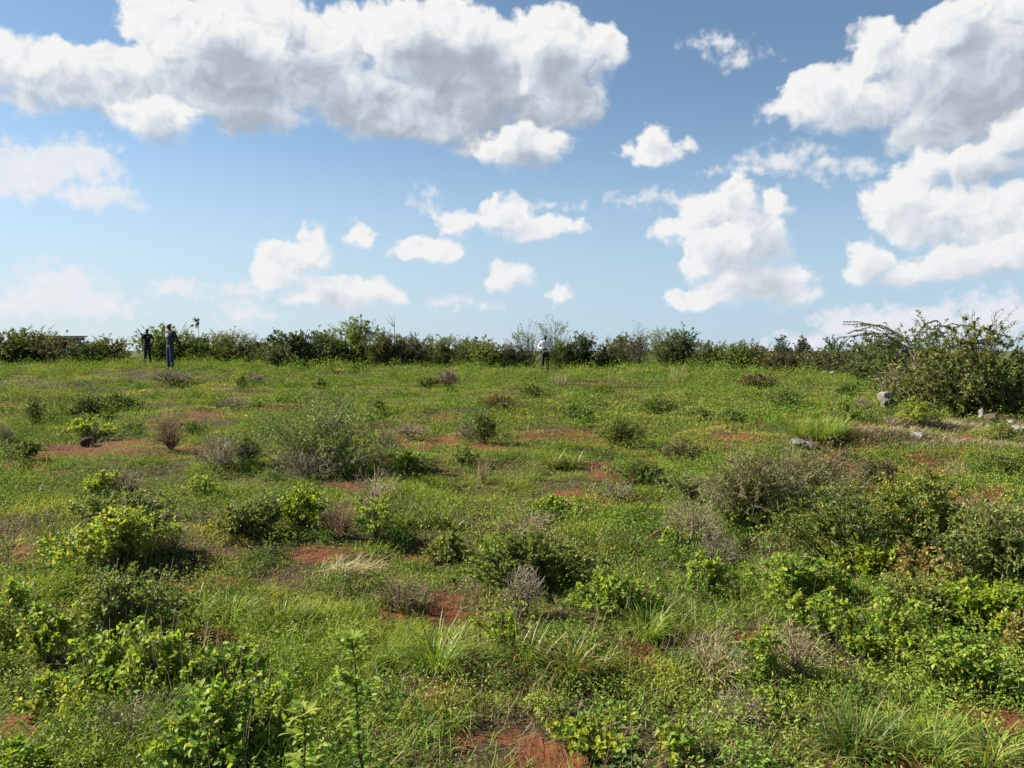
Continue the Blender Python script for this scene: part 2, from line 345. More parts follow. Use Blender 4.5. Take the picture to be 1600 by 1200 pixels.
CLOUDS = [
 (-30.60, 16.68, 3.69, 1.70),
 (-26.92, 16.65, 4.15, 1.90),
 (-31.31, 15.02, 2.05, 0.58),
 (-33.86, 16.36, 2.60, 1.54),
 (-22.71, 20.28, 2.69, 1.62),
 (-19.75, 20.03, 4.15, 2.21),
 (-16.43, 21.50, 2.64, 1.40),
 (-21.00, 17.31, 6.22, 1.90),
 (-14.77, 18.87, 3.03, 2.68),
 (-17.76, 15.74, 2.96, 1.27),
 (-11.50, 20.47, 1.86, 1.83),
 (-7.27, 20.90, 3.62, 2.37),
 (-3.88, 21.20, 3.42, 2.11),
 (-2.75, 18.85, 4.81, 2.96),
 (2.51, 20.84, 2.73, 2.08),
 (5.25, 20.07, 2.48, 1.79),
 (2.98, 17.62, 3.41, 2.50),
 (-6.40, 16.52, 7.31, 1.96),
 (-10.87, 17.35, 4.03, 2.08),
 (-0.92, 14.51, 3.22, 1.02),
 (-15.13, 6.35, 1.91, 1.22),
 (-14.12, 7.82, 0.61, 0.52),
 (-12.31, 4.06, 3.58, 1.07),
 (-16.21, 5.44, 1.20, 0.70),
 (-9.28, 3.65, 1.09, 0.54),
 (-10.82, 7.92, 0.89, 0.49),
 (-5.90, 7.04, 1.83, 0.58),
 (-3.69, 9.03, 1.47, 0.89),
 (-0.46, 9.59, 1.57, 1.06),
 (1.62, 8.78, 2.39, 0.62),
 (-0.51, 5.34, 1.11, 0.91),
 (3.70, 4.05, 0.97, 0.59),
 (10.10, 13.75, 1.68, 0.63),
 (10.01, 14.59, 0.62, 0.50),
 (15.73, 10.09, 1.27, 1.44),
 (18.05, 9.80, 0.75, 0.72),
 (13.80, 9.44, 1.73, 1.21),
 (11.39, 8.44, 1.24, 0.75),
 (16.19, 7.40, 2.61, 2.07),
 (14.04, 6.51, 1.56, 1.23),
 (17.07, 4.76, 3.12, 1.48),
 (13.64, 3.68, 1.74, 0.62),
 (19.38, 3.92, 1.47, 0.78),
 (21.21, 16.52, 2.93, 1.61),
 (24.46, 18.76, 1.64, 1.46),
 (23.76, 15.66, 3.73, 1.45),
 (28.15, 17.49, 3.27, 2.67),
 (31.22, 18.39, 3.07, 2.89),
 (28.23, 14.17, 2.77, 1.86),
 (31.31, 14.66, 3.54, 2.51),
 (25.78, 9.17, 1.70, 1.28),
 (28.35, 8.18, 2.95, 1.65),
 (31.81, 7.71, 2.90, 1.90),
]
CLOUD_FRONT = [
 (-23.97, 14.75, 2.10, 1.31),
 (0.92, 14.21, 2.84, 1.44),
 (-19.55, 19.56, 3.73, 1.56),
 (-6.60, 20.73, 3.27, 2.00),
 (-2.97, 20.64, 2.83, 2.01),
 (2.74, 19.85, 2.28, 1.96),
 (14.47, 6.94, 2.14, 1.31),
 (27.21, 11.30, 1.22, 1.17),
 (30.72, 11.31, 2.96, 1.42),
 (32.35, 12.70, 1.55, 1.16),
 (24.13, 5.59, 1.30, 1.16),
 (26.96, 5.09, 2.16, 0.89),
 (30.51, 5.40, 3.15, 1.10),
 (33.00, 5.79, 1.60, 1.22),
 (21.81, 16.26, 2.33, 1.15),
 (29.18, 18.75, 2.38, 1.74),
]
FAINT = [
 (-28.45, 11.87, 1.99, 1.53),
 (-31.06, 11.12, 2.78, 1.42),
 (-27.60, 9.81, 2.03, 0.94),
 (-32.57, 10.46, 2.35, 1.33),
 (-29.84, 4.40, 1.77, 0.87),
 (-28.99, 3.15, 3.48, 1.05),
 (-31.92, 2.86, 2.05, 0.86),
 (-22.80, 4.09, 1.43, 0.59),
 (-19.17, 4.14, 1.17, 0.39),
 (-18.77, 2.54, 1.26, 0.70),
 (23.23, 1.62, 2.31, 0.93),
 (27.03, 1.48, 3.90, 1.24),
 (31.26, 2.10, 2.95, 1.34),
 (20.45, 0.43, 2.41, 0.70),
 (18.63, 12.92, 1.88, 0.69),
 (21.48, 11.89, 1.11, 0.28),
 (24.22, 11.70, 1.36, 0.36),
 (16.34, 12.42, 1.51, 0.33),
 (14.24, 20.19, 1.11, 0.42),
 (16.04, 19.27, 0.76, 0.27),
 (2.86, 10.37, 1.01, 0.22),
 (-4.44, 3.46, 0.74, 0.46),
 (-2.32, 3.23, 0.65, 0.18),
 (18.79, 15.97, 1.22, 0.87),
 (-6.43, 10.67, 0.32, 0.35),
 (10.48, 10.74, 0.80, 0.35),
 (7.88, 10.51, 0.54, 0.17),
]


# ------------------------------------------------------------------ node helpers
class NT:
    def __init__(s, tree):
        s.t = tree; s.n = tree.nodes; s.l = tree.links
    def node(s, kind, **kw):
        n = s.n.new(kind)
        for k, v in kw.items(): setattr(n, k, v)
        return n
    def put(s, sock, v):
        if isinstance(v, bpy.types.NodeSocket): s.l.new(v, sock)
        else: sock.default_value = v
    def math(s, op, a, b=None, c=None, clamp=False):
        n = s.node('ShaderNodeMath', operation=op, use_clamp=clamp)
        s.put(n.inputs[0], a)
        if b is not None: s.put(n.inputs[1], b)
        if c is not None: s.put(n.inputs[2], c)
        return n.outputs[0]
    def vmath(s, op, a, b=None, c=None):
        n = s.node('ShaderNodeVectorMath', operation=op)
        s.put(n.inputs[0], a)
        if b is not None: s.put(n.inputs[1], b)
        if c is not None: s.put(n.inputs[2], c)
        return n.outputs['Value'] if op in ('LENGTH', 'DOT_PRODUCT', 'DISTANCE') else n.outputs['Vector']
    def scale(s, a, f):
        n = s.node('ShaderNodeVectorMath', operation='SCALE')
        s.put(n.inputs[0], a); s.put(n.inputs['Scale'], f)
        return n.outputs['Vector']
    def noise(s, vec, scale, detail=3.0, rough=.5, dims='3D', kind=None):
        n = s.node('ShaderNodeTexNoise', noise_dimensions=dims)
        if kind: n.noise_type = kind
        if vec is not None: s.put(n.inputs['Vector'], vec)
        s.put(n.inputs['Scale'], scale); s.put(n.inputs['Detail'], detail); s.put(n.inputs['Roughness'], rough)
        return n
    def ramp(s, fac, stops, interp='LINEAR'):
        n = s.node('ShaderNodeValToRGB'); r = n.color_ramp; r.interpolation = interp
        while len(r.elements) < len(stops): r.elements.new(.5)
        for e, (p, c) in zip(r.elements, stops):
            e.position = p; e.color = (*c, 1)
        s.put(n.inputs[0], fac)
        return n.outputs[0]
    def mix(s, fac, a, b, blend='MIX'):
        n = s.node('ShaderNodeMix', data_type='RGBA', blend_type=blend)
        s.put(n.inputs[0], fac)
        for i, v in ((6, a), (7, b)):
            if isinstance(v, tuple) and len(v) == 3: v = (*v, 1)
            s.put(n.inputs[i], v)
        return n.outputs[2]
    def smooth(s, v, lo, hi):
        n = s.node('ShaderNodeMapRange', interpolation_type='SMOOTHSTEP')
        s.put(n.inputs[0], v); n.inputs[1].default_value = lo; n.inputs[2].default_value = hi
        return n.outputs[0]

# ------------------------------------------------------------------ sky: Nishita air with procedural cumulus
def blob_group(name, blobs, rough_soft):
    """distance field (degrees) to the union of cumulus lobes, over azimuth / elevation"""
    g = bpy.data.node_groups.new(name, 'ShaderNodeTree')
    g.interface.new_socket('Angles', in_out='INPUT', socket_type='NodeSocketVector')
    g.interface.new_socket('Body', in_out='OUTPUT', socket_type='NodeSocketFloat')
    T = NT(g)
    gi = T.node('NodeGroupInput'); go = T.node('NodeGroupOutput')
    acc = None
    for a, e, ra, re in blobs:
        p = T.vmath('MULTIPLY_ADD', gi.outputs[0], (1/ra, 1/re, 0), (-a/ra, -e/re, 0))
        r = math.sqrt(ra*re)
        d = T.math('MULTIPLY_ADD', T.vmath('LENGTH', p), r, -r)
        acc = d if acc is None else T.math('SMOOTH_MIN', acc, d, rough_soft)
    T.l.new(T.math('MULTIPLY', acc, -1.0), go.inputs[0])
    return g

world = bpy.data.worlds.new("World")
scene.world = world
world.use_nodes = True
world.node_tree.nodes.clear()
W = NT(world.node_tree)
sky = W.node('ShaderNodeTexSky', sky_type='NISHITA')
sky.sun_disc = False
sky.sun_elevation = SUN_EL
sky.sun_rotation = SUN_AZ
sky.altitude = 1500
sky.air_density = 1.0
sky.dust_density = 0.3
sky.ozone_density = 1.6
direction = W.node('ShaderNodeTexCoord').outputs['Generated']
sep = W.node('ShaderNodeSeparateXYZ'); W.l.new(direction, sep.inputs[0])
az = W.math('MULTIPLY', W.math('ARCTAN2', sep.outputs[0], sep.outputs[1]), 180/math.pi)
el = W.math('MULTIPLY', W.math('ARCSINE', sep.outputs[2]), 180/math.pi)
comb = W.node('ShaderNodeCombineXYZ'); W.l.new(az, comb.inputs[0]); W.l.new(el, comb.inputs[1])
angles = comb.outputs[0]

gb = blob_group('cumulus lobes', CLOUDS, 0.7)
gq = blob_group('front cumulus lobes', CLOUD_FRONT, 0.7)
gf = blob_group('thin cloud lobes', FAINT, 0.9)

def puffs(vec):
    """cauliflower relief, about -0.5 .. 0.5"""
    v1 = W.node('ShaderNodeTexVoronoi', voronoi_dimensions='2D', feature='SMOOTH_F1')
    v1.normalize = True
    W.put(v1.inputs['Vector'], vec); v1.inputs['Scale'].default_value = 0.46
    v1.inputs['Detail'].default_value = 3.0; v1.inputs['Roughness'].default_value = 0.5
    v1.inputs['Lacunarity'].default_value = 2.2; v1.inputs['Smoothness'].default_value = 0.62
    return W.math('SUBTRACT', 0.42, v1.outputs['Distance'])

def body(group, vec):
    n = W.node('ShaderNodeGroup'); n.node_tree = group; W.put(n.inputs[0], vec); return n.outputs[0]
wn = W.noise(W.vmath('MULTIPLY', angles, (.30, .40, 0)), 1.0, 3.0, .5, '2D')
warp = W.vmath('MULTIPLY', W.vmath('SUBTRACT', wn.outputs['Color'], (.5, .5, .5)), (2.6, 1.8, 0))
ang_w = W.vmath('ADD', angles, warp)
fine = W.noise(angles, 1.1, 5.0, .56, '2D').outputs['Fac']
p0 = puffs(ang_w)
sun2 = (-0.62, 0.78, 0)
p1 = puffs(W.vmath('ADD', ang_w, (sun2[0]*.55, sun2[1]*.55, 0)))
facing = W.math('SUBTRACT', p0, p1)
def cloud_layer(group, near, reach, span, feather, puff, grow):
    """cover and light of one layer of cumulus"""
    b0 = body(group, ang_w)
    b1 = body(group, W.vmath('ADD', ang_w, (sun2[0]*reach, sun2[1]*reach, 0)))
    bn = body(group, W.vmath('ADD', ang_w, (sun2[0]*near, sun2[1]*near, 0)))
    dens = W.math('ADD', W.math('MULTIPLY_ADD', p0, 1.9, W.math('ADD', b0, grow)), W.math('MULTIPLY_ADD', fine, 1.0, -.5))
    under = W.smooth(W.math('SUBTRACT', bn, b0), -.5, .9)          # crisp tops, feathered undersides
    edge = W.node('ShaderNodeMapRange', interpolation_type='SMOOTHSTEP')
    W.put(edge.inputs[0], dens); edge.inputs[1].default_value = -.25; W.put(edge.inputs[2], W.math('MULTIPLY_ADD', under, feather, .42))
    # light: the side of each puff turned to the sun, and how much cloud lies between it and the sun
    deep = W.smooth(b1, -.9, span)
    low = W.smooth(bn, -.7, 1.5)
    lit = W.math('MULTIPLY_ADD', deep, -.46, W.math('MULTIPLY_ADD', low, -.50, 1.06))
    lit = W.math('MULTIPLY_ADD', W.math('MULTIPLY', facing, W.math('MULTIPLY_ADD', deep, -.72, 1.0)), puff, lit)
    lit = W.math('ADD', lit, W.math('MULTIPLY_ADD', fine, .12, -.06), clamp=True)
    col = W.ramp(lit, [(0.0, (0.136, 0.155, 0.180)), (.25, (0.171, 0.193, 0.223)), (.52, (0.235, 0.256, 0.283)), (.78, (0.300, 0.311, 0.322)), (1.0, (0.347, 0.347, 0.341))])
    return edge.outputs[0], col
back_a, back_c = cloud_layer(gb, 1.2, 3.6, 3.3, 1.0, 1.35, .22)
front_a, front_c = cloud_layer(gq, .9, 2.0, 1.6, 1.5, 1.3, .15)
f0 = W.math('ADD', body(gf, ang_w), W.math('ADD', W.math('MULTIPLY', p0, 1.2), W.math('MULTIPLY_ADD', fine, 3.0, -1.35)))
faint_a = W.math('MULTIPLY', W.smooth(f0, -.5, 1.2), .88)
# air light over the far sky near the horizon, whiter towards the sun
airy = W.smooth(el, 17.0, 0.0)
air_col = W.mix(W.smooth(az, 30, -40), (0.164, 0.223, 0.289), (0.220, 0.262, 0.301))
faint_lit = W.math('MULTIPLY_ADD', facing, 1.2, .6, clamp=True)
faint_col = W.mix(faint_lit, (0.259, 0.277, 0.305), (0.350, 0.350, 0.350))
faint_col = W.mix(W.math('MULTIPLY', airy, .5), faint_col, (0.316, 0.316, 0.339))
sky_lin = W.vmath('MULTIPLY', sky.outputs[0], (.0535, .055, .0515))
base = W.mix(W.math('MULTIPLY', airy, .86), sky_lin, air_col)
s1 = W.mix(faint_a, base, faint_col)
s2 = W.mix(back_a, s1, W.mix(W.math('MULTIPLY', airy, .40), back_c, (0.316, 0.321, 0.339)))
s2 = W.mix(front_a, s2, W.mix(W.math('MULTIPLY', airy, .40), front_c, (0.316, 0.321, 0.339)))
bg = W.node('ShaderNodeBackground'); bg.inputs['Strength'].default_value = 0.1
W.l.new(W.scale(s2, 10.0), bg.inputs['Color'])
wo = W.node('ShaderNodeOutputWorld'); W.l.new(bg.outputs[0], wo.inputs['Surface'])
world.cycles.sampling_method = 'MANUAL'
world.cycles.sample_map_resolution = 256

# ------------------------------------------------------------------ materials
def new_mat(name):
    m = bpy.data.materials.new(name); m.use_nodes = True; m.node_tree.nodes.clear()
    return m, NT(m.node_tree)

def leaf_mat(name, stops, trans=.38, rough=.5, spread=.35, warm=1.0):
    """foliage: colour runs along the ramp by each leaf's own tint; light passes through"""
    m, T = new_mat(name)
    at = T.node('ShaderNodeAttribute', attribute_name='tint').outputs['Fac']
    oi = T.node('ShaderNodeObjectInfo').outputs['Random']
    f = T.math('ADD', at, T.math('MULTIPLY_ADD', oi, spread, -spread/2), clamp=True)
    c = T.ramp(f, stops)
    pr = T.node('ShaderNodeBsdfPrincipled'); T.put(pr.inputs['Base Color'], c)
    pr.inputs['Roughness'].default_value = rough
    pr.inputs['Specular IOR Level'].default_value = .22
    out = T.node('ShaderNodeOutputMaterial')
    if trans > 0:
        tr = T.node('ShaderNodeBsdfTranslucent')
        T.put(tr.inputs[0], T.mix(1.0, c, (1.35, 1.25, .6), 'MULTIPLY'))
        mx = T.node('ShaderNodeMixShader'); mx.inputs[0].default_value = trans
        T.l.new(pr.outputs[0], mx.inputs[1]); T.l.new(tr.outputs[0], mx.inputs[2]); T.l.new(mx.outputs[0], out.inputs[0])
    else:
        T.l.new(pr.outputs[0], out.inputs[0])
    return m

def plain_mat(name, c1, c2, scale=8.0, rough=.85, bump=0.0, bscale=30.0):
    m, T = new_mat(name)
    tc = T.node('ShaderNodeTexCoord').outputs['Object']
    n = T.noise(tc, scale, 5, .6).outputs['Fac']
    c = T.mix(T.smooth(n, .35, .65), c1, c2)
    pr = T.node('ShaderNodeBsdfPrincipled'); T.put(pr.inputs['Base Color'], c); pr.inputs['Roughness'].default_value = rough
    pr.inputs['Specular IOR Level'].default_value = .25
    if bump:
        b = T.node('ShaderNodeBump'); b.inputs['Strength'].default_value = bump; b.inputs['Distance'].default_value = .05
        T.l.new(T.noise(tc, bscale, 6, .65).outputs['Fac'], b.inputs['Height']); T.l.new(b.outputs[0], pr.inputs['Normal'])
    out = T.node('ShaderNodeOutputMaterial'); T.l.new(pr.outputs[0], out.inputs[0])
    return m

DRYSTOPS = [(0, (0.076, 0.047, 0.030)), (.4, (0.170, 0.115, 0.072)), (.75, (0.323, 0.238, 0.153)), (1, (0.476, 0.383, 0.264))]
MAT = {
 'grass': leaf_mat('grass', [(0, (0.573, 0.392, 0.141)), (.12, (0.406, 0.327, 0.075)), (.32, (0.270, 0.308, 0.037)), (.64, (0.157, 0.242, 0.025)), (1, (0.069, 0.136, 0.019))], .32, .7, 0.0),
 'weeds': leaf_mat('weeds', [(0, (0.282, 0.183, 0.059)), (.15, (0.269, 0.293, 0.054)), (.45, (0.174, 0.260, 0.034)), (.8, (0.103, 0.187, 0.025)), (1, (0.045, 0.105, 0.020))], .24, .85, 0.0),
 'litter': leaf_mat('litter', [(0, (0.115, 0.072, 0.043)), (.5, (0.238, 0.180, 0.108)), (1, (0.360, 0.302, 0.202))], .12, .7, 0.0),
 'herb': leaf_mat('herb', [(0, (0.361, 0.359, 0.052)), (.25, (0.270, 0.359, 0.048)), (.6, (0.167, 0.273, 0.034)), (1, (0.071, 0.149, 0.025))], .45, .55, .3),
 'herbolive': leaf_mat('herbolive', [(0, (0.301, 0.300, 0.061)), (.3, (0.200, 0.249, 0.044)), (.7, (0.108, 0.162, 0.031)), (1, (0.048, 0.087, 0.020))], .36, .48, .3),
 'yellow': leaf_mat('yellow', [(0, (0.340, 0.330, 0.022)), (.4, (0.220, 0.319, 0.022)), (1, (0.100, 0.198, 0.022))], .45, .45, .2),
 'olive': leaf_mat('olive', [(0, (0.242, 0.251, 0.066)), (.4, (0.140, 0.198, 0.042)), (1, (0.048, 0.092, 0.022))], .3, .5, .25),
 'oliveyellow': leaf_mat('oliveyellow', [(0, (0.375, 0.330, 0.037)), (.25, (0.213, 0.256, 0.037)), (.6, (0.106, 0.166, 0.031)), (1, (0.044, 0.090, 0.022))], .34, .5, .2),
 'olivebrown': leaf_mat('olivebrown', [(0, (.22, .11, .05)), (.4, (.14, .11, .05)), (1, (.05, .07, .025))], .25, .55, .2),
 'orange': leaf_mat('orange', [(0, (0.356, 0.182, 0.055)), (.4, (0.277, 0.218, 0.055)), (.75, (0.139, 0.182, 0.039)), (1, (0.069, 0.121, 0.028))], .34, .5, .2),
 'wiry': leaf_mat('wiry', [(0, (0.242, 0.264, 0.075)), (.4, (0.138, 0.222, 0.045)), (1, (0.061, 0.126, 0.028))], .32, .5, .2),
 'wirybrown': leaf_mat('wirybrown', [(0, (0.253, 0.221, 0.090)), (.5, (0.138, 0.156, 0.045)), (1, (0.057, 0.085, 0.025))], .28, .55, .2),
 'tussock': leaf_mat('tussock', [(0, (0.414, 0.352, 0.126)), (.2, (0.241, 0.319, 0.041)), (.6, (0.127, 0.231, 0.023)), (1, (0.052, 0.121, 0.016))], .38, .4, .2),
 'tussockdark': leaf_mat('tussockdark', [(0, (0.360, 0.260, 0.096)), (.2, (0.156, 0.190, 0.028)), (.6, (0.074, 0.125, 0.016)), (1, (0.030, 0.065, 0.011))], .3, .42, .2),
 'stem': leaf_mat('stem', [(0, (.06, .05, .03)), (.5, (.12, .10, .05)), (.75, (.24, .20, .12)), (1, (.42, .35, .23))], 0, .7, .2),
 'dry': leaf_mat('dry', DRYSTOPS, 0, .8, .25),
 'dryred': leaf_mat('dryred', [(0, (0.085, 0.042, 0.025)), (.4, (0.162, 0.092, 0.057)), (1, (0.306, 0.210, 0.131))], 0, .8, .2),
 'drygrey': leaf_mat('drygrey', [(0, (0.072, 0.057, 0.041)), (.4, (0.170, 0.139, 0.094)), (1, (0.442, 0.378, 0.279))], 0, .8, .2),
 'drytan': leaf_mat('drytan', [(0, (0.136, 0.092, 0.053)), (.4, (0.272, 0.197, 0.119)), (1, (0.493, 0.395, 0.262))], 0, .8, .2),
 'straw': leaf_mat('straw', [(0, (0.212, 0.160, 0.082)), (.5, (0.357, 0.286, 0.156)), (1, (0.468, 0.395, 0.246))], .15, .7, .1),
 'hgreen': leaf_mat('hgreen', [(0, (0.245, 0.288, 0.052)), (.35, (0.142, 0.210, 0.038)), (1, (0.041, 0.084, 0.021))], .32, .5, .25),
 'hdark': leaf_mat('hdark', [(0, (0.125, 0.171, 0.044)), (.4, (0.057, 0.097, 0.027)), (1, (0.019, 0.038, 0.015))], .32, .5, .2),
 'holive': leaf_mat('holive', [(0, (0.215, 0.215, 0.055)), (.4, (0.125, 0.148, 0.039)), (1, (0.040, 0.060, 0.019))], .32, .5, .25),
 'hbrown': leaf_mat('hbrown', [(0, (0.177, 0.146, 0.075)), (.4, (0.107, 0.104, 0.054)), (1, (0.040, 0.052, 0.027))], .32, .6, .2),
 'hyellow': leaf_mat('hyellow', [(0, (0.210, 0.247, 0.027)), (.35, (0.118, 0.159, 0.027)), (1, (0.032, 0.059, 0.017))], .32, .5, .2),
 'hpale': leaf_mat('hpale', [(0, (0.297, 0.298, 0.099)), (.4, (0.181, 0.215, 0.059)), (1, (0.075, 0.102, 0.030))], .34, .5, .2),
 'bark': leaf_mat('bark', [(0, (.045, .038, .03)), (.5, (.09, .075, .06)), (1, (.15, .13, .105))], 0, .85, .2),
 'rockpale': plain_mat('rockpale', (.15, .14, .125), (.28, .265, .24), 9, .9, .8),
 'rockdark': plain_mat('rockdark', (.07, .065, .06), (.16, .145, .13), 9, .9, .8),
 'rockpink': plain_mat('rockpink', (.38, .26, .22), (.50, .38, .33), 9, .9, .8),
 'rockred': plain_mat('rockred', (.08, .045, .038), (.15, .085, .07), 9, .9, .8),
 'earth': plain_mat('earth', (.05, .022, .015), (.10, .04, .025), 14, .95, 1.0),
 'concrete': plain_mat('concrete', (.075, .07, .065), (.12, .112, .10), 3, .9, .4),
 'skin': plain_mat('skin', (.035, .02, .014), (.05, .028, .019), 6, .55),
 'hair': plain_mat('hair', (.008, .007, .007), (.014, .012, .011), 40, .9),
 'eye': plain_mat('eye', (.5, .48, .45), (.55, .52, .5), 6, .3),
 'black_cloth': plain_mat('black_cloth', (.010, .010, .011), (.018, .018, .019), 12, .9),
 'dark_trouser': plain_mat('dark_trouser', (.012, .013, .018), (.02, .021, .027), 12, .9),
 'jeans': plain_mat('jeans', (.020, .034, .054), (.034, .052, .076), 14, .9),
 'grey_cloth': plain_mat('grey_cloth', (.030, .038, .055), (.048, .056, .074), 12, .9),
 'white_cloth': plain_mat('white_cloth', (.60, .60, .64), (.66, .66, .69), 12, .9),
 'print': plain_mat('print', (.42, .44, .47), (.55, .56, .58), 20, .8),
 'shoe': plain_mat('shoe', (.02, .018, .016), (.04, .035, .03), 12, .7),
}


# ------------------------------------------------------------------ geometry in numpy
def unit(v):
    return v/np.maximum(np.linalg.norm(v, axis=-1, keepdims=True), 1e-9)

class Geo:
    def __init__(s): s.v = []; s.f = []; s.t = []; s.n = 0
    def add(s, v, f, t):
        s.v.append(v); s.f.append(f + s.n); s.t.append(np.broadcast_to(t, (len(v),)).astype(np.float32) if np.ndim(t) == 0 else t.astype(np.float32))
        s.n += len(v)
    def leaves(s, pos, d, nrm, L, Wd, tint, fold=.18):
        """folded lozenge leaves: 4 points, 2 faces"""
        n = len(pos)
        if n == 0: return
        d = unit(d); side = unit(np.cross(d, nrm)); up = np.cross(side, d)
        L = np.broadcast_to(L, (n,))[:, None]; Wd = np.broadcast_to(Wd, (n,))[:, None]
        b = pos; l = pos + d*L*.45 - side*Wd*.5 + up*Wd*fold; r = pos + d*L*.45 + side*Wd*.5 + up*Wd*fold
        tip = pos + d*L - up*L*.12
        v = np.stack([b, r, tip, l], 1).reshape(-1, 3)
        k = np.arange(n)[:, None]*4
        f = np.concatenate([k+[0, 1, 2], k+[0, 2, 3]], 1).reshape(-1, 3)
        s.add(v, f, np.repeat(np.broadcast_to(tint, (n,)), 4))
    def big_leaves(s, pos, d, nrm, L, Wd, tint):
        """leaf with a rounded blade and a drooping tip: 7 points"""
        n = len(pos)
        if n == 0: return
        d = unit(d); side = unit(np.cross(d, nrm)); up = np.cross(side, d)
        L = np.broadcast_to(L, (n,))[:, None]; Wd = np.broadcast_to(Wd, (n,))[:, None]
        def P(t, w, h): return pos + d*L*t + side*Wd*w + up*L*h
        v = np.stack([P(0, 0, 0), P(.28, -.46, .05), P(.28, .46, .05), P(.45, 0, .0), P(.65, -.38, .0), P(.65, .38, .0), P(1, 0, -.16)], 1).reshape(-1, 3)
        k = np.arange(n)[:, None]*7
        q = [[0, 2, 3], [0, 3, 1], [3, 2, 5], [3, 4, 1], [3, 5, 6], [3, 6, 4]]
        f = np.concatenate([k+np.array(x) for x in q], 1).reshape(-1, 3)
        s.add(v, f, np.repeat(np.broadcast_to(tint, (n,)), 7))
    def blades(s, pos, az, L, Wd, lean, curl, tint, segs=2, twist=0.0):
        """grass blades: start leaning by lean (radians from vertical), bend over by curl along their length"""
        n = len(pos)
        if n == 0: return
        L = np.broadcast_to(L, (n,)); Wd = np.broadcast_to(Wd, (n,))
        h = np.stack([np.cos(az), np.sin(az), 0*az], 1); zup = np.array([0, 0, 1.])
        sd = np.stack([-np.sin(az+twist), np.cos(az+twist), 0*az], 1)
        p = pos.copy(); rows = []
        for i in range(segs):
            w = Wd*(1-.28*i/segs)*.5 if i else Wd*.35
            rows += [p - sd*w[:, None], p + sd*w[:, None]]
            a = lean + curl*(i+.5)/segs
            p = p + (h*np.sin(a)[:, None] + zup*np.cos(a)[:, None])*(L/segs)[:, None]
        rows.append(p)
        m = 2*segs+1
        v = np.stack(rows, 1).reshape(-1, 3)
        k = np.arange(n)[:, None]*m
        fs = []
        for i in range(segs-1):
            fs += [k+[2*i, 2*i+1, 2*i+3], k+[2*i, 2*i+3, 2*i+2]]
        fs.append(k+[2*segs-2, 2*segs-1, 2*segs])
        s.add(v, np.concatenate(fs, 1).reshape(-1, 3), np.repeat(np.broadcast_to(tint, (n,)), m))
    def tubes(s, P, r0, r1, tint):
        """three-sided tapered stems along polylines P (n, k, 3)"""
        n, k, _ = P.shape
        if n == 0: return
        ax = unit(P[:, -1]-P[:, 0]); ref = np.where(np.abs(ax[:, 2:3]) > .9, np.array([[1., 0, 0]]), np.array([[0, 0, 1.]]))
        u = unit(np.cross(ax, ref)); w = np.cross(ax, u)
        r0 = np.broadcast_to(r0, (n,)); r1 = np.broadcast_to(r1, (n,))
        v = np.empty((n, k, 3, 3))
        for i in range(k):
            rr = (r0*(1-i/(k-1)) + r1*(i/(k-1)))[:, None]
            for j in range(3):
                a = j*2*math.pi/3
                v[:, i, j] = P[:, i] + (u*math.cos(a) + w*math.sin(a))*rr
        base = np.arange(n)[:, None]*k*3
        fs = []
        for i in range(k-1):
            for j in range(3):
                a, b = i*3+j, i*3+(j+1) % 3
                fs += [base+[a, b, b+3], base+[a, b+3, a+3]]
        s.add(v.reshape(-1, 3), np.concatenate(fs, 1).reshape(-1, 3), np.repeat(np.broadcast_to(tint, (n,)), k*3))
    def mesh(s, name, m, smooth=False):
        v = np.concatenate(s.v); f = np.concatenate(s.f); t = np.concatenate(s.t)
        me = bpy.data.meshes.new(name)
        me.vertices.add(len(v)); me.vertices.foreach_set('co', v.astype(np.float32).ravel())
        me.loops.add(len(f)*3); me.loops.foreach_set('vertex_index', f.astype(np.int32).ravel())
        me.polygons.add(len(f)); me.polygons.foreach_set('loop_start', np.arange(len(f), dtype=np.int32)*3)
        if smooth: me.polygons.foreach_set('use_smooth', np.ones(len(f), dtype=bool))
        a = me.attributes.new('tint', 'FLOAT', 'POINT'); a.data.foreach_set('value', t)
        me.materials.append(m)
        me.update(calc_edges=True)
        return me

def tag(o, label=None, cat=None, group=None, kind=None):
    if label: o['label'] = label
    if cat: o['category'] = cat
    if group: o['group'] = group
    if kind: o['kind'] = kind
    return o

def link(name, data, parent=None, loc=None):
    o = bpy.data.objects.new(name, data); COL.objects.link(o)
    if parent is not None: o.parent = parent
    if loc is not None: o.location = loc
    return o

def bez(p0, p1, p2, k):
    t = np.linspace(0, 1, k)[None, :, None]
    return (1-t)**2*p0[:, None] + 2*t*(1-t)*p1[:, None] + t**2*p2[:, None]

def along(P, idx, t):
    """points and tangents at parameter t of polyline idx"""
    k = P.shape[1]
    x = np.clip(t, 0, .9999)*(k-1); i = x.astype(int); f = (x-i)[:, None]
    a = P[idx, i]; b = P[idx, i+1]
    return a*(1-f)+b*f, unit(b-a)

def rdir(r, n):
    return unit(r.normal(size=(n, 3)))

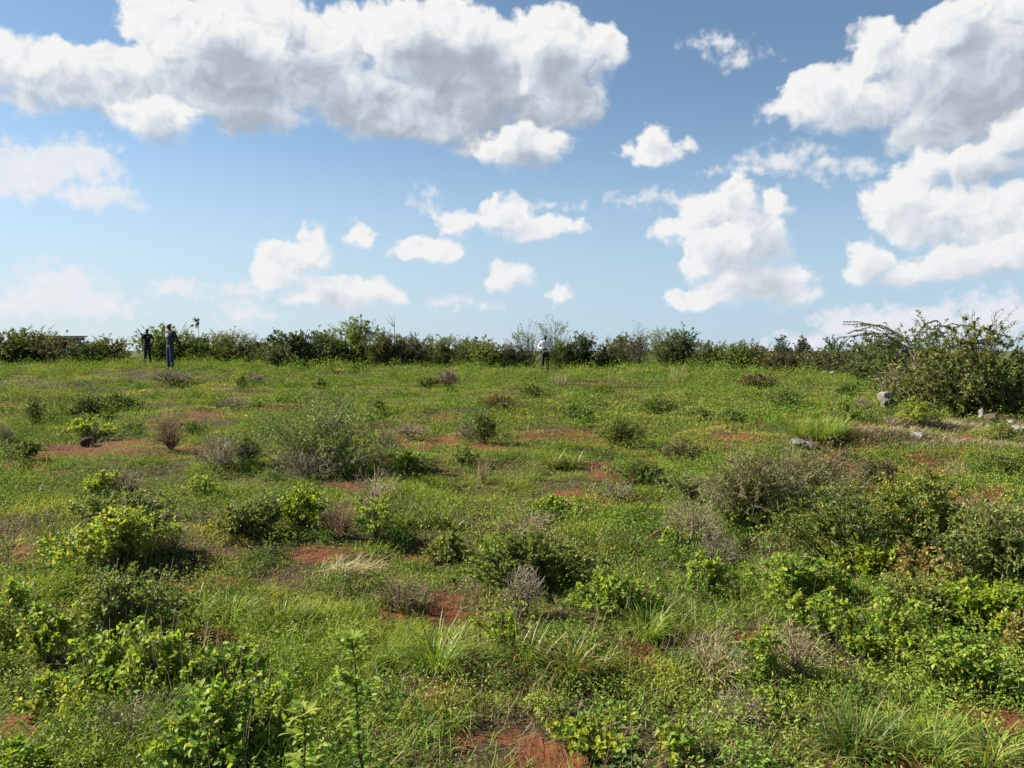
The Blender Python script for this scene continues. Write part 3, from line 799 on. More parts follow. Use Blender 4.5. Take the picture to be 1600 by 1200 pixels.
def shrub(seed, R, H, n_main=36, n_twig=9, n_leaf=10, leaf=(.04, .022), stem_r=.006, twig_len=.28, droop=.25,
          low=.25, lobes=.28, flat=0.0, big=False, tmean=.5, tvar=.22, over=.12, leaf_from=.15, upright=.5, bare_main=.3, leaves_up=.6):
    """a bush: main stems from one foot, twigs off them, leaves on the twigs. Returns (foliage, stems)."""
    r = np.random.default_rng(seed)
    a = r.uniform(0, 2*math.pi, n_main); q = np.sqrt(r.uniform(0.0, 1, n_main))
    lob = 1 + lobes*np.sin(a*2+r.uniform(0, 6)) * .6 + lobes*np.sin(a*3+r.uniform(0, 6))*.6
    jit = r.uniform(.72, 1.0+over, n_main)
    ex = R*q*lob*np.cos(a); ey = R*q*lob*np.sin(a)
    hh = H*np.sqrt(np.clip(1-.82*q*q, .05, 1))*jit
    end = np.stack([ex, ey, np.maximum(hh, H*low*r.uniform(.5, 1.2, n_main))], 1)
    st = np.stack([ex*.12, ey*.12, 0*ex], 1) + np.c_[r.normal(0, R*.06, (n_main, 2)), np.zeros(n_main)-.02]
    mid = st + (end-st)*np.array([.45-.2*upright, .45-.2*upright, .6]) + r.normal(0, .05*H, (n_main, 3))
    M = bez(st, mid, end, 6)
    nt = n_main*n_twig
    idx = np.repeat(np.arange(n_main), n_twig)
    t = r.uniform(bare_main, 1.0, nt)
    p, tg = along(M, idx, t)
    outw = unit(np.c_[p[:, :2], np.zeros(nt)+.02])
    d = unit(tg*.45 + rdir(r, nt)*.75 + outw*.25 + np.array([0, 0, .15]))
    d[:, 2] *= (1-flat)
    L = twig_len*H*r.uniform(.4, 1.15, nt)*(1.1-.5*t)
    e = p + d*L[:, None]; c = p + d*L[:, None]*.5 + np.array([0, 0, 1.])*(L*.12)[:, None]
    e[:, 2] -= L*droop*r.uniform(0, 1, nt)
    e[:, 2] = np.maximum(e[:, 2], .015)
    T = bez(p, c, e, 4)
    stems = Geo()
    stems.tubes(M, stem_r*r.uniform(.7, 1.3, n_main), stem_r*.3, r.uniform(.2, .8, n_main))
    stems.tubes(T, stem_r*.42, stem_r*.2, r.uniform(.1, 1.0, nt))
    fol = None
    if n_leaf:
        fol = Geo()
        nl = nt*n_leaf
        ix = np.repeat(np.arange(nt), n_leaf)
        tt = r.uniform(leaf_from, 1.0, nl)
        lp, lt = along(T, ix, tt)
        ld = unit(lt*.5 + rdir(r, nl)*.9 + np.array([0, 0, .1]))
        nr = unit(np.array([0, 0, 1.])*leaves_up + rdir(r, nl)*.75)
        sz = r.uniform(.4, 1.4, nl)
        branch_t = r.normal(0, tvar*.7, nt)      # whole twigs differ: fresh and old growth
        tint = np.clip(tmean + branch_t[ix] + r.normal(0, tvar*.6, nl), 0, 1)
        (fol.big_leaves if big else fol.leaves)(lp, ld, nr, leaf[0]*sz, leaf[1]*sz, tint)
    return fol, stems

def twigs_only(seed, R, H, n_main=60, n_twig=10, stem_r=.004, upright=.4, sub=2):
    r = np.random.default_rng(seed)
    _, g = shrub(seed, R, H, n_main, n_twig, 0, stem_r=stem_r, twig_len=.34, droop=-.1, low=.2, upright=upright, bare_main=.15, over=.25)
    # a haze of finest twiglets near the rim
    n = n_main*n_twig*sub
    a = r.uniform(0, 2*math.pi, n); q = np.sqrt(r.uniform(.05, 1, n)); z = H*np.sqrt(np.clip(1-.8*q*q, .05, 1))*r.uniform(.35, 1.0, n)
    p = np.stack([R*q*np.cos(a), R*q*np.sin(a), z], 1)
    d = unit(unit(p*np.array([1, 1, .8]))*.8 + rdir(r, n)*.8)
    L = H*r.uniform(.10, .30, n)
    g.tubes(np.stack([p, p+d*(L*.5)[:, None]+r.normal(0, .01*H, (n, 3)), p+d*L[:, None]], 1), stem_r*.36, stem_r*.15, r.uniform(.2, 1, n))
    return g

def tussock(seed, R, H, n=260, w=.008, arch=1.0, tmean=.5, tvar=.2, segs=4, dry=.06):
    r = np.random.default_rng(seed)
    a = r.uniform(0, 2*math.pi, n); q = np.sqrt(r.uniform(0, 1, n))*R*.55
    a2 = a + r.normal(0, .5, n)
    pos = np.stack([q*np.cos(a), q*np.sin(a), np.zeros(n)-.01], 1)
    L = H*r.uniform(.35, 1.4, n)*1.1
    lean = r.uniform(.05, .85, n)*(q/(R*.55)*.6+.4); curl = r.uniform(.35, 1.7, n)*arch
    tint = np.clip(r.normal(tmean, tvar, n), 0, 1)
    tint[r.random(n) < dry] = 0
    g = Geo(); g.blades(pos, a2, L, w*r.uniform(.6, 1.3, n), lean, curl, tint, segs, r.uniform(-.6, .6, n))
    return g

# ------------------------------------------------------------------ ground: one sheet out to the horizon
def bare(x, y):
    """1 on bare red soil"""
    wob = (vnoise(x*2.2+5, y*2.6, 21)-.5)*1.3 + (vnoise(x*6, y*7, 22)-.5)*1.0 + (vnoise(x*15, y*17, 23)-.5)*.6
    m = np.full(np.shape(x), 9.0)
    for bx, by, rx, ry in BARE:
        m = np.minimum(m, np.sqrt(((x-bx)/(rx*1.22))**2 + ((y-by)/(ry*1.22))**2))
    return np.clip((1.12 + wob*.75 - m)/.55, 0, 1)

def spaced(parts):
    out = [np.arange(a, b, s) for a, b, s in parts]
    return np.concatenate(out)
gx = spaced([(0, 6, .10), (6, 14, .2), (14, 34, .4)])
far = [34]
while far[-1] < 5000: far.append(far[-1]*1.18 + 1)
gx = np.concatenate([gx, far]); gx = np.concatenate([-gx[:0:-1], gx])
gy = np.concatenate([[-5000, -1800, -600, -200, -80, -30, -12, -5, -2], spaced([(-1, 9, .10), (9, 20, .16), (20, 46, .35)]), [46+f for f in np.geomspace(1, 5000, 40)]])
XX, YY = np.meshgrid(gx, gy); ZZ = height(XX, YY)
ny, nx = XX.shape
k = (np.arange(ny-1)[:, None]*nx + np.arange(nx-1)[None, :]).ravel()
gg = Geo()
gg.add(np.stack([XX.ravel(), YY.ravel(), ZZ.ravel()], 1), np.concatenate([np.stack([k, k+1, k+nx+1], 1), np.stack([k, k+nx+1, k+nx], 1)]), bare(XX.ravel(), YY.ravel()))
gm, T = new_mat('soil')
tc = T.node('ShaderNodeTexCoord').outputs['Object']
bv = T.node('ShaderNodeAttribute', attribute_name='tint').outputs['Fac']
n1 = T.noise(tc, 1.3, 6, .6).outputs['Fac']; n2 = T.noise(tc, 9.0, 6, .65).outputs['Fac']; n3 = T.noise(tc, 45.0, 5, .65).outputs['Fac']
red = T.mix(T.smooth(n2, .3, .7), (.085, .031, .014), (.19, .070, .027))
red = T.mix(T.smooth(n3, .56, .72), red, (.20, .09, .045))
red = T.mix(T.smooth(n1, .5, .68), red, (.11, .042, .022))
thatch = T.mix(T.smooth(n2, .35, .65), (.032, .022, .011), (.07, .047, .02))
thatch = T.mix(T.smooth(n3, .5, .66), thatch, (.15, .11, .06))
cov = T.smooth(T.math('ADD', bv, T.math('MULTIPLY_ADD', n1, 1.5, T.math('MULTIPLY_ADD', n2, .7, -1.22))), .1, .6)
col = T.mix(cov, thatch, red)
sp = T.node('ShaderNodeSeparateXYZ'); T.l.new(tc, sp.inputs[0])
offside = T.math('SUBTRACT', T.math('ABSOLUTE', sp.outputs[0]), T.math('MULTIPLY_ADD', T.math('MAXIMUM', sp.outputs[1], 0.0), .98, 1.8))
col = T.mix(T.math('MAXIMUM', T.smooth(sp.outputs[1], 46.0, 52.0), T.smooth(offside, 0.0, .8)), col, T.mix(n1, (.06, .07, .022), (.10, .10, .035)))   # rough pasture past the modelled turf
pr = T.node('ShaderNodeBsdfPrincipled'); T.put(pr.inputs['Base Color'], col); pr.inputs['Roughness'].default_value = .95; pr.inputs['Specular IOR Level'].default_value = .12
bp = T.node('ShaderNodeBump'); bp.inputs['Strength'].default_value = 1.0; bp.inputs['Distance'].default_value = .06
T.put(bp.inputs['Height'], T.math('ADD', n2, T.math('MULTIPLY', n3, .35))); T.l.new(bp.outputs[0], pr.inputs['Normal'])
T.l.new(pr.outputs[0], T.node('ShaderNodeOutputMaterial').inputs[0])
tag(link('ground', gg.mesh('ground', gm, True)), kind='structure')

# ------------------------------------------------------------------ grass and creeping weeds (uncountable)
def scatter(n, d0, d1, r):
    d = np.sqrt(r.uniform(d0**2, d1**2, n))
    x = r.uniform(-1, 1, n)*(.72*d + .9)
    out = r.random(n) < .26                      # the flanks, seen only from beside the photograph's place
    x[out] = np.sign(x[out])*(.72*d[out] + .9 + r.random(out.sum())*(.30*d[out] + 1.5))
    return x, d

def trodden(x, y):
    """where the weeds are trodden down or thin"""
    m = np.zeros(np.shape(x), bool)
    for px, py in ((-16.8, 36.4), (-13.1, 30.25), (1.5, 35.5)):
        m |= (np.abs(x-px) < 1.0) & (y > py-4.5) & (y < py+1.0)
    for px, py, w, h, _k, _l in ROCKS:                             # thin growth just before each stone
        m |= (np.abs(x-px) < w*.6+.08) & (y > py-.9) & (y < py+.15)
    m |= (x > 5.5) & (x < 8.8) & (np.abs(y-(12.3-.58*(x-6.2))) < .32)      # the pale path
    m |= (x > 6.6) & (x < 10.5) & (np.abs(y-13.8) < .25)
    return m

def mound(x, y):
    m = vnoise(x/.60+11, y/.46, 31)*.6 + vnoise(x/.24, y/.2, 32)*.4
    return np.clip((m-.40)/.42, 0, 1)**1.2

grass = Geo(); weeds = Geo(); litter = Geo()
#        n      d0   d1   blade length, width, LOD segs
for n, d0, d1, L0, w0, sg in ((279300, 2.0, 5.5, .080, .0040, 3), (505400, 5.5, 12, .080, .0056, 2), (611800, 12, 24, .080, .0095, 2), (505400, 24, 48, .095, .019, 2)):
    x, y = scatter(n, d0, d1, rng)
    b = bare(x, y)
    dn = vnoise(x/1.1, y/.8, 41)*.6 + vnoise(x/.35, y/.28, 42)*.4
    keep = rng.random(n) < np.clip((dn-.20)*2.6, .12, 1)*(1-b*.94)
    x, y, dn = x[keep], y[keep], dn[keep]; m = len(x)
    lush = np.clip((vnoise(x/2.6+7, y/2.0, 43)*.6 + vnoise(x/.7, y/.55, 44)*.4-.5)*1.7+.5, 0, 1)
    hum = mound(x, y)
    tall = np.clip((vnoise(x/.9+31, y/.75, 45)-.54)*5, 0, 1)*np.clip((11-y)/5, 0, 1)
    L = L0*(.28+.95*hum+.35*lush+1.0*tall)*rng.uniform(.55, 1.35, m)
    tint = np.clip(.16+lush*.62 + .12*tall + (rng.normal(0, .075, m)), 0, 1)
    arid = np.clip((vnoise(x/3.4+50, y/1.7, 46)*.7 + vnoise(x/.8, y/.5, 47)*.3-.56)*6, 0, 1)       # patches gone dry and brown
    tint = tint*(1-arid*.62); L = L*(1-.3*arid)
    tint[rng.random(m) < .035] = rng.uniform(0, .14)
    pos = np.stack([x, y, height(x, y)-.006 + hum*.05*rng.random(m)], 1)
    L = np.where(trodden(x, y), L*.5, L)
    grass.blades(pos, rng.uniform(0, 2*math.pi, m), L, w0*rng.uniform(.6, 1.4, m), rng.uniform(.15, 1.2, m), rng.uniform(.2, 1.5, m), tint, sg, rng.uniform(-1.2, 1.2, m))
for n, d0, d1, l0 in ((106400, 2.0, 6, .018), (146300, 6, 13, .021), (119700, 13, 26, .032), (79800, 26, 46, .055)):
    x, y = scatter(n, d0, d1, rng)
    b = bare(x, y); hum = mound(x, y)
    keep = rng.random(n) < np.clip(hum*1.5+.05, 0, 1)*(1-b*.96)
    x, y, hum = x[keep], y[keep], hum[keep]; m = len(x)
    kind = np.clip((vnoise(x/1.9+2, y/1.5, 51)*.6 + vnoise(x/.5, y/.4, 52)*.4-.5)*1.6+.45, 0, 1)
    z = height(x, y) + .004 + hum*(.04+.19*vnoise(x/1.3, y/1.1, 53)**1.5)*rng.random(m)**.6
    tint = np.clip(.3+kind*.62 + rng.normal(0, .07, m), .24, 1)
    a = rng.uniform(0, 2*math.pi, m)
    d = np.stack([np.cos(a), np.sin(a), rng.uniform(-.2, .9, m)], 1)
    weeds.leaves(np.stack([x, y, z], 1), d, unit(np.array([0, 0, 1.])+rng.normal(0, .45, (m, 3))), l0*rng.uniform(.6, 1.5, m), l0*.55*rng.uniform(.7, 1.3, m), tint)
# little sprouts: a short stem set round with leaves, from ankle high to knee high
for n, d0, d1, l0, h0, kl in ((3458, 2.0, 6, .019, .13, 40), (5586, 6, 14, .026, .15, 28), (5586, 14, 30, .042, .19, 24), (3990, 30, 48, .075, .24, 18)):
    x, y = scatter(n, d0, d1, rng)
    pr_ = vnoise(x/1.5+3, y/1.1, 71)*.55 + vnoise(x/.45, y/.36, 72)*.45
    keep = (rng.random(n) < np.clip((pr_-.42)*4.5, 0.02, 1)) & (bare(x, y) < .3) & ~trodden(x, y)
    x, y, pr_ = x[keep], y[keep], pr_[keep]; m = len(x)
    H = h0*(.3+1.5*rng.random(m)**3+.5*pr_); z = height(x, y)
    ix = np.repeat(np.arange(m), kl); t = rng.random(m*kl)**.7; a = rng.uniform(0, 2*math.pi, m*kl)
    q = H[ix]*.75*np.sqrt(rng.random(m*kl))*(.5+.5*t)
    p = np.stack([x[ix]+q*np.cos(a), y[ix]+q*np.sin(a), z[ix]+H[ix]*t*(1-.35*(q/(H[ix]*.75))**2)+.01], 1)
    tn = np.clip((.28+.6*vnoise(x/2.2, y/1.7, 73)+rng.normal(0, .18, m))[ix] + rng.normal(0, .07, m*kl), .2, 1)
    weeds.leaves(p, np.stack([np.cos(a), np.sin(a), rng.uniform(-.3, .7, m*kl)], 1), unit(np.array([0, 0, 1.])+rng.normal(0, .45, (m*kl, 3))), l0*rng.uniform(.6, 1.4, m*kl), l0*.55*rng.uniform(.7, 1.2, m*kl), tn)
# low mounds of creeping weeds, each of one growth and colour
for n, d0, d1, l0, kl, r0, r1 in ((346, 2.2, 6, .018, 560, .08, .30), (1330, 6, 14, .024, 340, .10, .46), (2793, 14, 30, .040, 210, .14, .75), (2128, 30, 48, .072, 130, .25, .9)):
    x, y = scatter(n, d0, d1, rng)
    keep = (bare(x, y) < .2) & ~trodden(x, y) & (rng.random(n) < np.clip((vnoise(x/3.1+8, y/2.2, 81)-.25)*2.2, .1, 1))
    x, y = x[keep], y[keep]; m = len(x); R = rng.uniform(r0, r1, m); H = R*rng.uniform(.2, 1.0, m)
    ix = np.repeat(np.arange(m), kl); u = rng.normal(size=(m*kl, 3)); u[:, 2] = np.abs(u[:, 2]); u = unit(u)
    lob = 1+.28*np.sin(np.arctan2(u[:, 1], u[:, 0])*3+ix*1.7)+.2*np.sin(np.arctan2(u[:, 1], u[:, 0])*5+ix*.7)
    q = rng.uniform(.35, 1.05, m*kl)**.5*lob
    px = x[ix]+u[:, 0]*R[ix]*q; py = y[ix]+u[:, 1]*R[ix]*q*.9
    p = np.stack([px, py, height(px, py)+u[:, 2]*H[ix]*q*rng.uniform(.7, 1.1, m*kl)+.01], 1)
    tn = np.clip((.18+.8*rng.beta(1.0, .9, m))[ix] + rng.normal(0, .07, m*kl), .2, 1)
    weeds.leaves(p, unit(u*.6+rdir(rng, m*kl)*.8), unit(u*.7+np.array([0, 0, .5])+rng.normal(0, .5, (m*kl, 3))), l0*rng.uniform(.6, 1.5, m*kl), l0*.55*rng.uniform(.7, 1.3, m*kl), tn)
for n, d0, d1, L0, w0 in ((26600, 2.0, 6, .11, .0028), (29260, 6, 14, .13, .0042), (18620, 14, 40, .16, .010)):
    x, y = scatter(n, d0, d1, rng)
    dr = vnoise(x/1.4+9, y/1.0, 61)*.6 + vnoise(x/.4, y/.3, 62)*.4
    path = 0
    keep = rng.random(n) < np.clip((dr-.45)*2.6, .05, 1) + path
    x, y = x[keep], y[keep]; m = len(x)
    pos = np.stack([x, y, height(x, y)+rng.uniform(0, .05, m)], 1)
    litter.blades(pos, rng.uniform(0, 2*math.pi, m), L0*rng.uniform(.4, 1.5, m), w0*rng.uniform(.7, 1.3, m), np.where(rng.random(m) < .3, rng.uniform(0, .6, m), rng.uniform(.6, 1.55, m)), rng.uniform(-.3, .6, m), rng.uniform(0, 1, m), 2, rng.uniform(-1, 1, m))
# sprigs of dead brown twigs standing in the grass
for n, d0, d1, H0, w0, kl in ((559, 2.2, 7, .11, .0013, 16), (1729, 7, 18, .15, .0026, 14), (1995, 18, 46, .24, .0065, 12)):
    x, y = scatter(n, d0, d1, rng)
    keep = (rng.random(n) < np.clip((vnoise(x/2.7+14, y/1.6, 91)-.42)*5, .05, 1))
    x, y = x[keep], y[keep]; m = len(x); ix = np.repeat(np.arange(m), kl); R = H0*rng.uniform(.4, 1.5, m)
    px = x[ix]+rng.normal(0, .35, m*kl)*R[ix]; py = y[ix]+rng.normal(0, .35, m*kl)*R[ix]
    litter.blades(np.stack([px, py, height(px, py)-.01], 1), rng.uniform(0, 2*math.pi, m*kl), R[ix]*rng.uniform(.5, 1.4, m*kl), w0*rng.uniform(.7, 1.4, m*kl), rng.uniform(.1, .9, m*kl), rng.uniform(-.4, .7, m*kl), np.clip(rng.uniform(-.1, .45, m)[ix]+rng.normal(0, .15, m*kl), 0, 1), 2, rng.uniform(-1, 1, m*kl))
# the trodden pale straw path on the right
n = 13000
x = rng.uniform(5.5, 8.8, n); y = 12.3-.58*(x-6.2) + rng.normal(0, .22, n)
up = rng.random(n) < .35
x[up] = rng.uniform(6.6, 10.5, up.sum()); y[up] = 13.8 + rng.normal(0, .2, up.sum())
litter.blades(np.stack([x, y, height(x, y)+rng.uniform(0.01, .06, n)], 1), rng.uniform(0, 2*math.pi, n), .16*rng.uniform(.5, 1.5, n), .010*rng.uniform(.7, 1.3, n), rng.uniform(.9, 1.5, n), rng.uniform(-.1, .4, n), rng.uniform(.5, 1, n), 2)
tag(link('grass', grass.mesh('grass', MAT['grass'])), 'short green and yellowing grass growing over the whole field', 'grass', kind='stuff')
tag(link('ground_cover', weeds.mesh('ground_cover', MAT['weeds'])), 'low creeping weeds forming small mounds between the grass', 'ground cover', kind='stuff')
tag(link('dry_straw', litter.mesh('dry_straw', MAT['litter'])), 'dead straw and stalks lying among the grass', 'straw', kind='stuff')


# ------------------------------------------------------------------ plants of the field, each one a thing
GROUPS = {'herb': 'leafy herb clumps in the field', 'shrub': 'small shrubs in the field', 'dry': 'dead twiggy tufts in the field',
          'tuss': 'grass tussocks in the field', 'straw': 'dry grass tufts in the field'}

def place(o, x, y, rz=0.0):
    o.location = (x, y, float(height(x, y))); o.rotation_euler = (0, 0, rz)

def leafy(name, cat, group, label, x, y, fol, stems, fm, sm):
    root = link(name, None); root.empty_display_size = .2
    place(root, x, y)
    tag(root, label, cat, group)
    link('foliage', fol.mesh(name + '_foliage', MAT[fm]), root)
    link('stems', stems.mesh(name + '_stems', MAT[sm]), root)
    return root

def counts(w, h, lai, leaf, cap):
    """how many leaves a bush of this size needs, and the leaf scale that keeps to the cap"""
    area = math.pi/4*w*w*(.6+.8*h/max(w, .01))
    n = lai*area/(leaf[0]*leaf[1]*.5); s = 1.0
    if n > cap: s = math.sqrt(n/cap); n = cap
    return max(int(n), 250), s

HERB = dict(herb=((.026, .017), 3.9, 'herb', .38), herbolive=((.019, .012), 4.2, 'herbolive', .42), yellow=((.025, .015), 4.2, 'yellow', .45))
SHRUB = dict(olive=((.022, .011), 4.0, 'olive', .5), oliveyellow=((.021, .012), 3.4, 'oliveyellow', .45), olivebrown=((.02, .01), 3.2, 'olivebrown', .45),
             orange=((.024, .013), 2.6, 'orange', .4), wiry=((.021, .0095), 1.6, 'wiry', .45), wirybrown=((.018, .008), 2.4, 'wirybrown', .45))

for i, (kind, x, y, w, h, label) in enumerate(PLANTS):
    s = 1000 + i*7
    R = w/2
    if kind in HERB:
        leaf, lai, m, tm = HERB[kind]
        lf = (leaf[0]*(1+max(0, y-7)*.035), leaf[1]*(1+max(0, y-7)*.035))
        n, k = counts(w, h, lai, lf, 12000)
        nt = 6; nm = int(np.clip(n/(nt*10), 10, 110)); nl = max(3, int(n/(nm*nt)))
        fol, st = shrub(s, R*1.16, h*1.0, nm, nt, nl, (lf[0]*k, lf[1]*k), .0035+.004*h, .38, .3, .08, .62, big=y < 8, tmean=tm, tvar=.26, leaf_from=.25, bare_main=.4, leaves_up=.9)
        r = np.random.default_rng(s+3); nd = 26; a = r.uniform(0, 6.3, nd); q = R*1.05*np.sqrt(r.random(nd))
        p0 = np.stack([q*np.cos(a)*.7, q*np.sin(a)*.7, 0*a], 1); p1 = np.stack([q*np.cos(a)*1.1, q*np.sin(a)*1.1, h*r.uniform(.5, 1.25, nd)], 1)
        st.tubes(bez(p0, (p0+p1)/2+r.normal(0, .06*h, (nd, 3)), p1, 4), .0013*(1+.12*y), .0006*(1+.12*y), r.uniform(.7, 1.0, nd))
        leafy('herb_clump', 'herb', GROUPS['herb'], label, x, y, fol, st, m, 'stem')
    elif kind in SHRUB:
        leaf, lai, m, tm = SHRUB[kind]
        lf = (leaf[0]*(1+max(0, y-7)*.045), leaf[1]*(1+max(0, y-7)*.045))
        n, k = counts(w, h, lai, lf, 14000)
        wire = kind.startswith('wiry')
        nt = 9 if not wire else 12
        nm = int(np.clip(n/(nt*8), 14, 90)); nl = max(3, int(n/(nm*nt)))
        if wire: nm = max(nm, 46)
        fol, st = shrub(s, R*1.14, h*1.0, nm, nt, nl, (lf[0]*k, lf[1]*k), .003+.004*h, .36 if not wire else .42, .2, .08, .6, tmean=tm, tvar=.26, over=.15 if not wire else .32,
                        bare_main=.3 if not wire else .2, upright=.5 if not wire else .35)
        leafy('shrub', 'shrub', GROUPS['shrub'], label, x, y, fol, st, m, 'drygrey' if wire else 'stem')
    elif kind.startswith('dry'):
        dens = .55 if kind == 'drytan' else 1.0
        nm = int(np.clip(30*dens*(1+w), 20, 60)); tk = .0026+.0026*h+max(0, y-6)*.0005
        g = twigs_only(s, R*1.05, h*.95, nm, 7, tk*1.25, .55 if kind == 'drytan' else .3, 1)
        o = link('dead_shrub', g.mesh('dead_shrub', MAT[kind])); place(o, x, y)
        tag(o, label, 'dead shrub', GROUPS['dry'])
    elif kind.startswith('tussock'):
        lw = .0042*(1+max(0, y-3)*.10)
        n = int(np.clip(1500*w*w/(lw/.0042), 260, 1700)*1.3)
        wide = w/h > 1.9
        parts = Geo(); r = np.random.default_rng(s)
        nc = 1 if not wide else int(np.clip(w/h*1.6, 2, 6))
        for c in range(nc):
            g = tussock(s+c, R if nc == 1 else R*.55, h*(r.uniform(.75, 1.0) if nc > 1 else .95), n//nc, lw*(1.2 if kind == 'tussockdark' else 1.0), 1.35, .5, .24, dry=.09)
            v = np.concatenate(g.v)
            if nc > 1: v = v + np.array([(c/(nc-1)-.5)*w*.62 + r.normal(0, .03), r.normal(0, w*.12), 0])
            parts.add(v, np.concatenate(g.f), np.concatenate(g.t))
        o = link('grass_tussock', parts.mesh('grass_tussock', MAT[kind])); place(o, x, y)
        tag(o, label, 'grass tuft', GROUPS['tuss'])
    elif kind in ('straw', 'flatstraw'):
        r = np.random.default_rng(s)
        n = 90 if kind == 'straw' else 260
        g = Geo(); a = r.uniform(0, 2*math.pi, n); q = np.sqrt(r.random(n))*R*(.6 if kind == 'straw' else .9)
        pos = np.stack([q*np.cos(a), q*np.sin(a)*.6, np.zeros(n)+(0 if kind == 'straw' else .04)], 1)
        lw = .0026*(1+max(0, y-3)*.10)
        if kind == 'straw':
            g.blades(pos, r.uniform(0, 6.3, n), h*r.uniform(.5, 1.1, n), lw, r.uniform(0, .4, n), r.uniform(0, .5, n), r.random(n), 3, r.uniform(-1, 1, n))
        else:
            g.blades(pos, r.normal(.3, .9, n), R*r.uniform(.4, 1.1, n), lw*1.4, r.uniform(1.0, 1.6, n), r.uniform(-.1, .3, n), r.random(n), 3, r.uniform(-1, 1, n))
        o = link('dry_grass_tuft', g.mesh('dry_grass_tuft', MAT['straw'])); place(o, x, y)
        tag(o, label, 'dry grass', GROUPS['straw'])
    elif kind in ('stem', 'stalk'):
        r = np.random.default_rng(s); g = Geo()
        t = np.linspace(0, 1, 9)
        bend = {'stem': (-.32*h if x < 3 else .95*h), 'stalk': -.12*h}[kind]
        P = np.stack([bend*t**1.6, .03*np.sin(t*5), h*t*(1-.12*t)], 1)[None]
        th = .0022*(1+max(0, y-3)*.10)
        g.tubes(P, th*1.5, th*.6, .7 if kind == 'stem' else .15)
        for _ in range(5 if kind == 'stalk' else 3):
            j = r.integers(3, 8); p = P[0, j]; d = np.array([r.normal(0, .5), r.normal(0, .5), .8])*h*.12
            g.tubes(np.stack([p, p+d*.5, p+d])[None], th*.6, th*.3, .5)
        if kind == 'stem':
            e = P[0, -1]; m = 26
            g.leaves(np.repeat(P[0, -2:-1], m, 0)+(e-P[0, -2])*r.random((m, 1)), unit((e-P[0, -2])+r.normal(0, .03, (m, 3))*h), rdir(r, m), .022*(1+y*.05), .006*(1+y*.05), r.uniform(.5, 1, m))
        o = link('bent_grass_stem' if kind == 'stem' else 'bare_stalk', g.mesh(kind, MAT['straw' if kind == 'stem' else 'bark'])); place(o, x, y)
        tag(o, label, 'grass stem' if kind == 'stem' else 'stalk')

# ------------------------------------------------------------------ tall leafy saplings in the foreground
def sapling(x, y, H, lean, seed, label, top_leaf, nleaf, tint):
    r = np.random.default_rng(seed)
    root = link('sapling', None); place(root, x, y); tag(root, label, 'sapling', 'young saplings in the foreground')
    t = np.linspace(0, 1, 12)
    P = np.stack([lean*t**1.3 + .006*np.sin(t*9), .01*np.sin(t*6+1), H*t], 1)[None]
    st = Geo(); st.tubes(P, .0085, .0032, .2)
    nb = 9
    bt = np.linspace(.3, .95, nb); bp, _ = along(P, np.zeros(nb, int), bt)
    ba = r.uniform(0, 6.3, nb); bl = H*.17*(1.2-bt)*r.uniform(.7, 1.3, nb)+.02
    bd = np.stack([np.cos(ba), np.sin(ba), np.full(nb, .75)], 1)
    B = np.stack([bp, bp+bd*(bl*.5)[:, None], bp+bd*bl[:, None]+np.array([0, 0, .01])], 1)
    st.tubes(B, .0022, .001, .5)
    f = Geo()
    for PP, k, lo in ((P, nleaf, .22), (B, nleaf, .2)):
        ix = r.integers(0, len(PP), k); tt = r.uniform(lo, 1, k)
        p, _ = along(PP, ix, tt)
        a = r.uniform(0, 6.3, k)
        d = np.stack([np.cos(a), np.sin(a), r.uniform(-.2, .7, k)], 1)
        f.big_leaves(p, d, unit(np.array([0, 0, 1.])+r.normal(0, .35, (k, 3))), top_leaf*r.uniform(.5, 1.1, k), top_leaf*.42*r.uniform(.6, 1.1, k), np.clip(r.normal(tint, .2, k), 0, 1))
    k = 7; a = np.arange(k)*2.4
    f.big_leaves(np.repeat(P[0, -1:], k, 0), np.stack([np.cos(a), np.sin(a), np.full(k, .55)], 1), unit(np.array([0, 0, 1.])+r.normal(0, .2, (k, 3))), top_leaf*1.15, top_leaf*.5, np.clip(r.normal(tint-.15, .1, k), 0, 1))
    link('foliage', f.mesh('sapling_foliage', MAT['herb']), root); link('stem', st.mesh('sapling_stem', MAT['stem']), root)
sapling(-.448, 2.42, .68, -.055, 71, 'tall dark-stemmed sapling with sparse small leaves in the foreground', .042, 170, .42)
sapling(-.640, 2.46, .42, -.03, 72, 'shorter sapling with broad pale leaves left of the tall dark-stemmed one', .058, 60, .25)

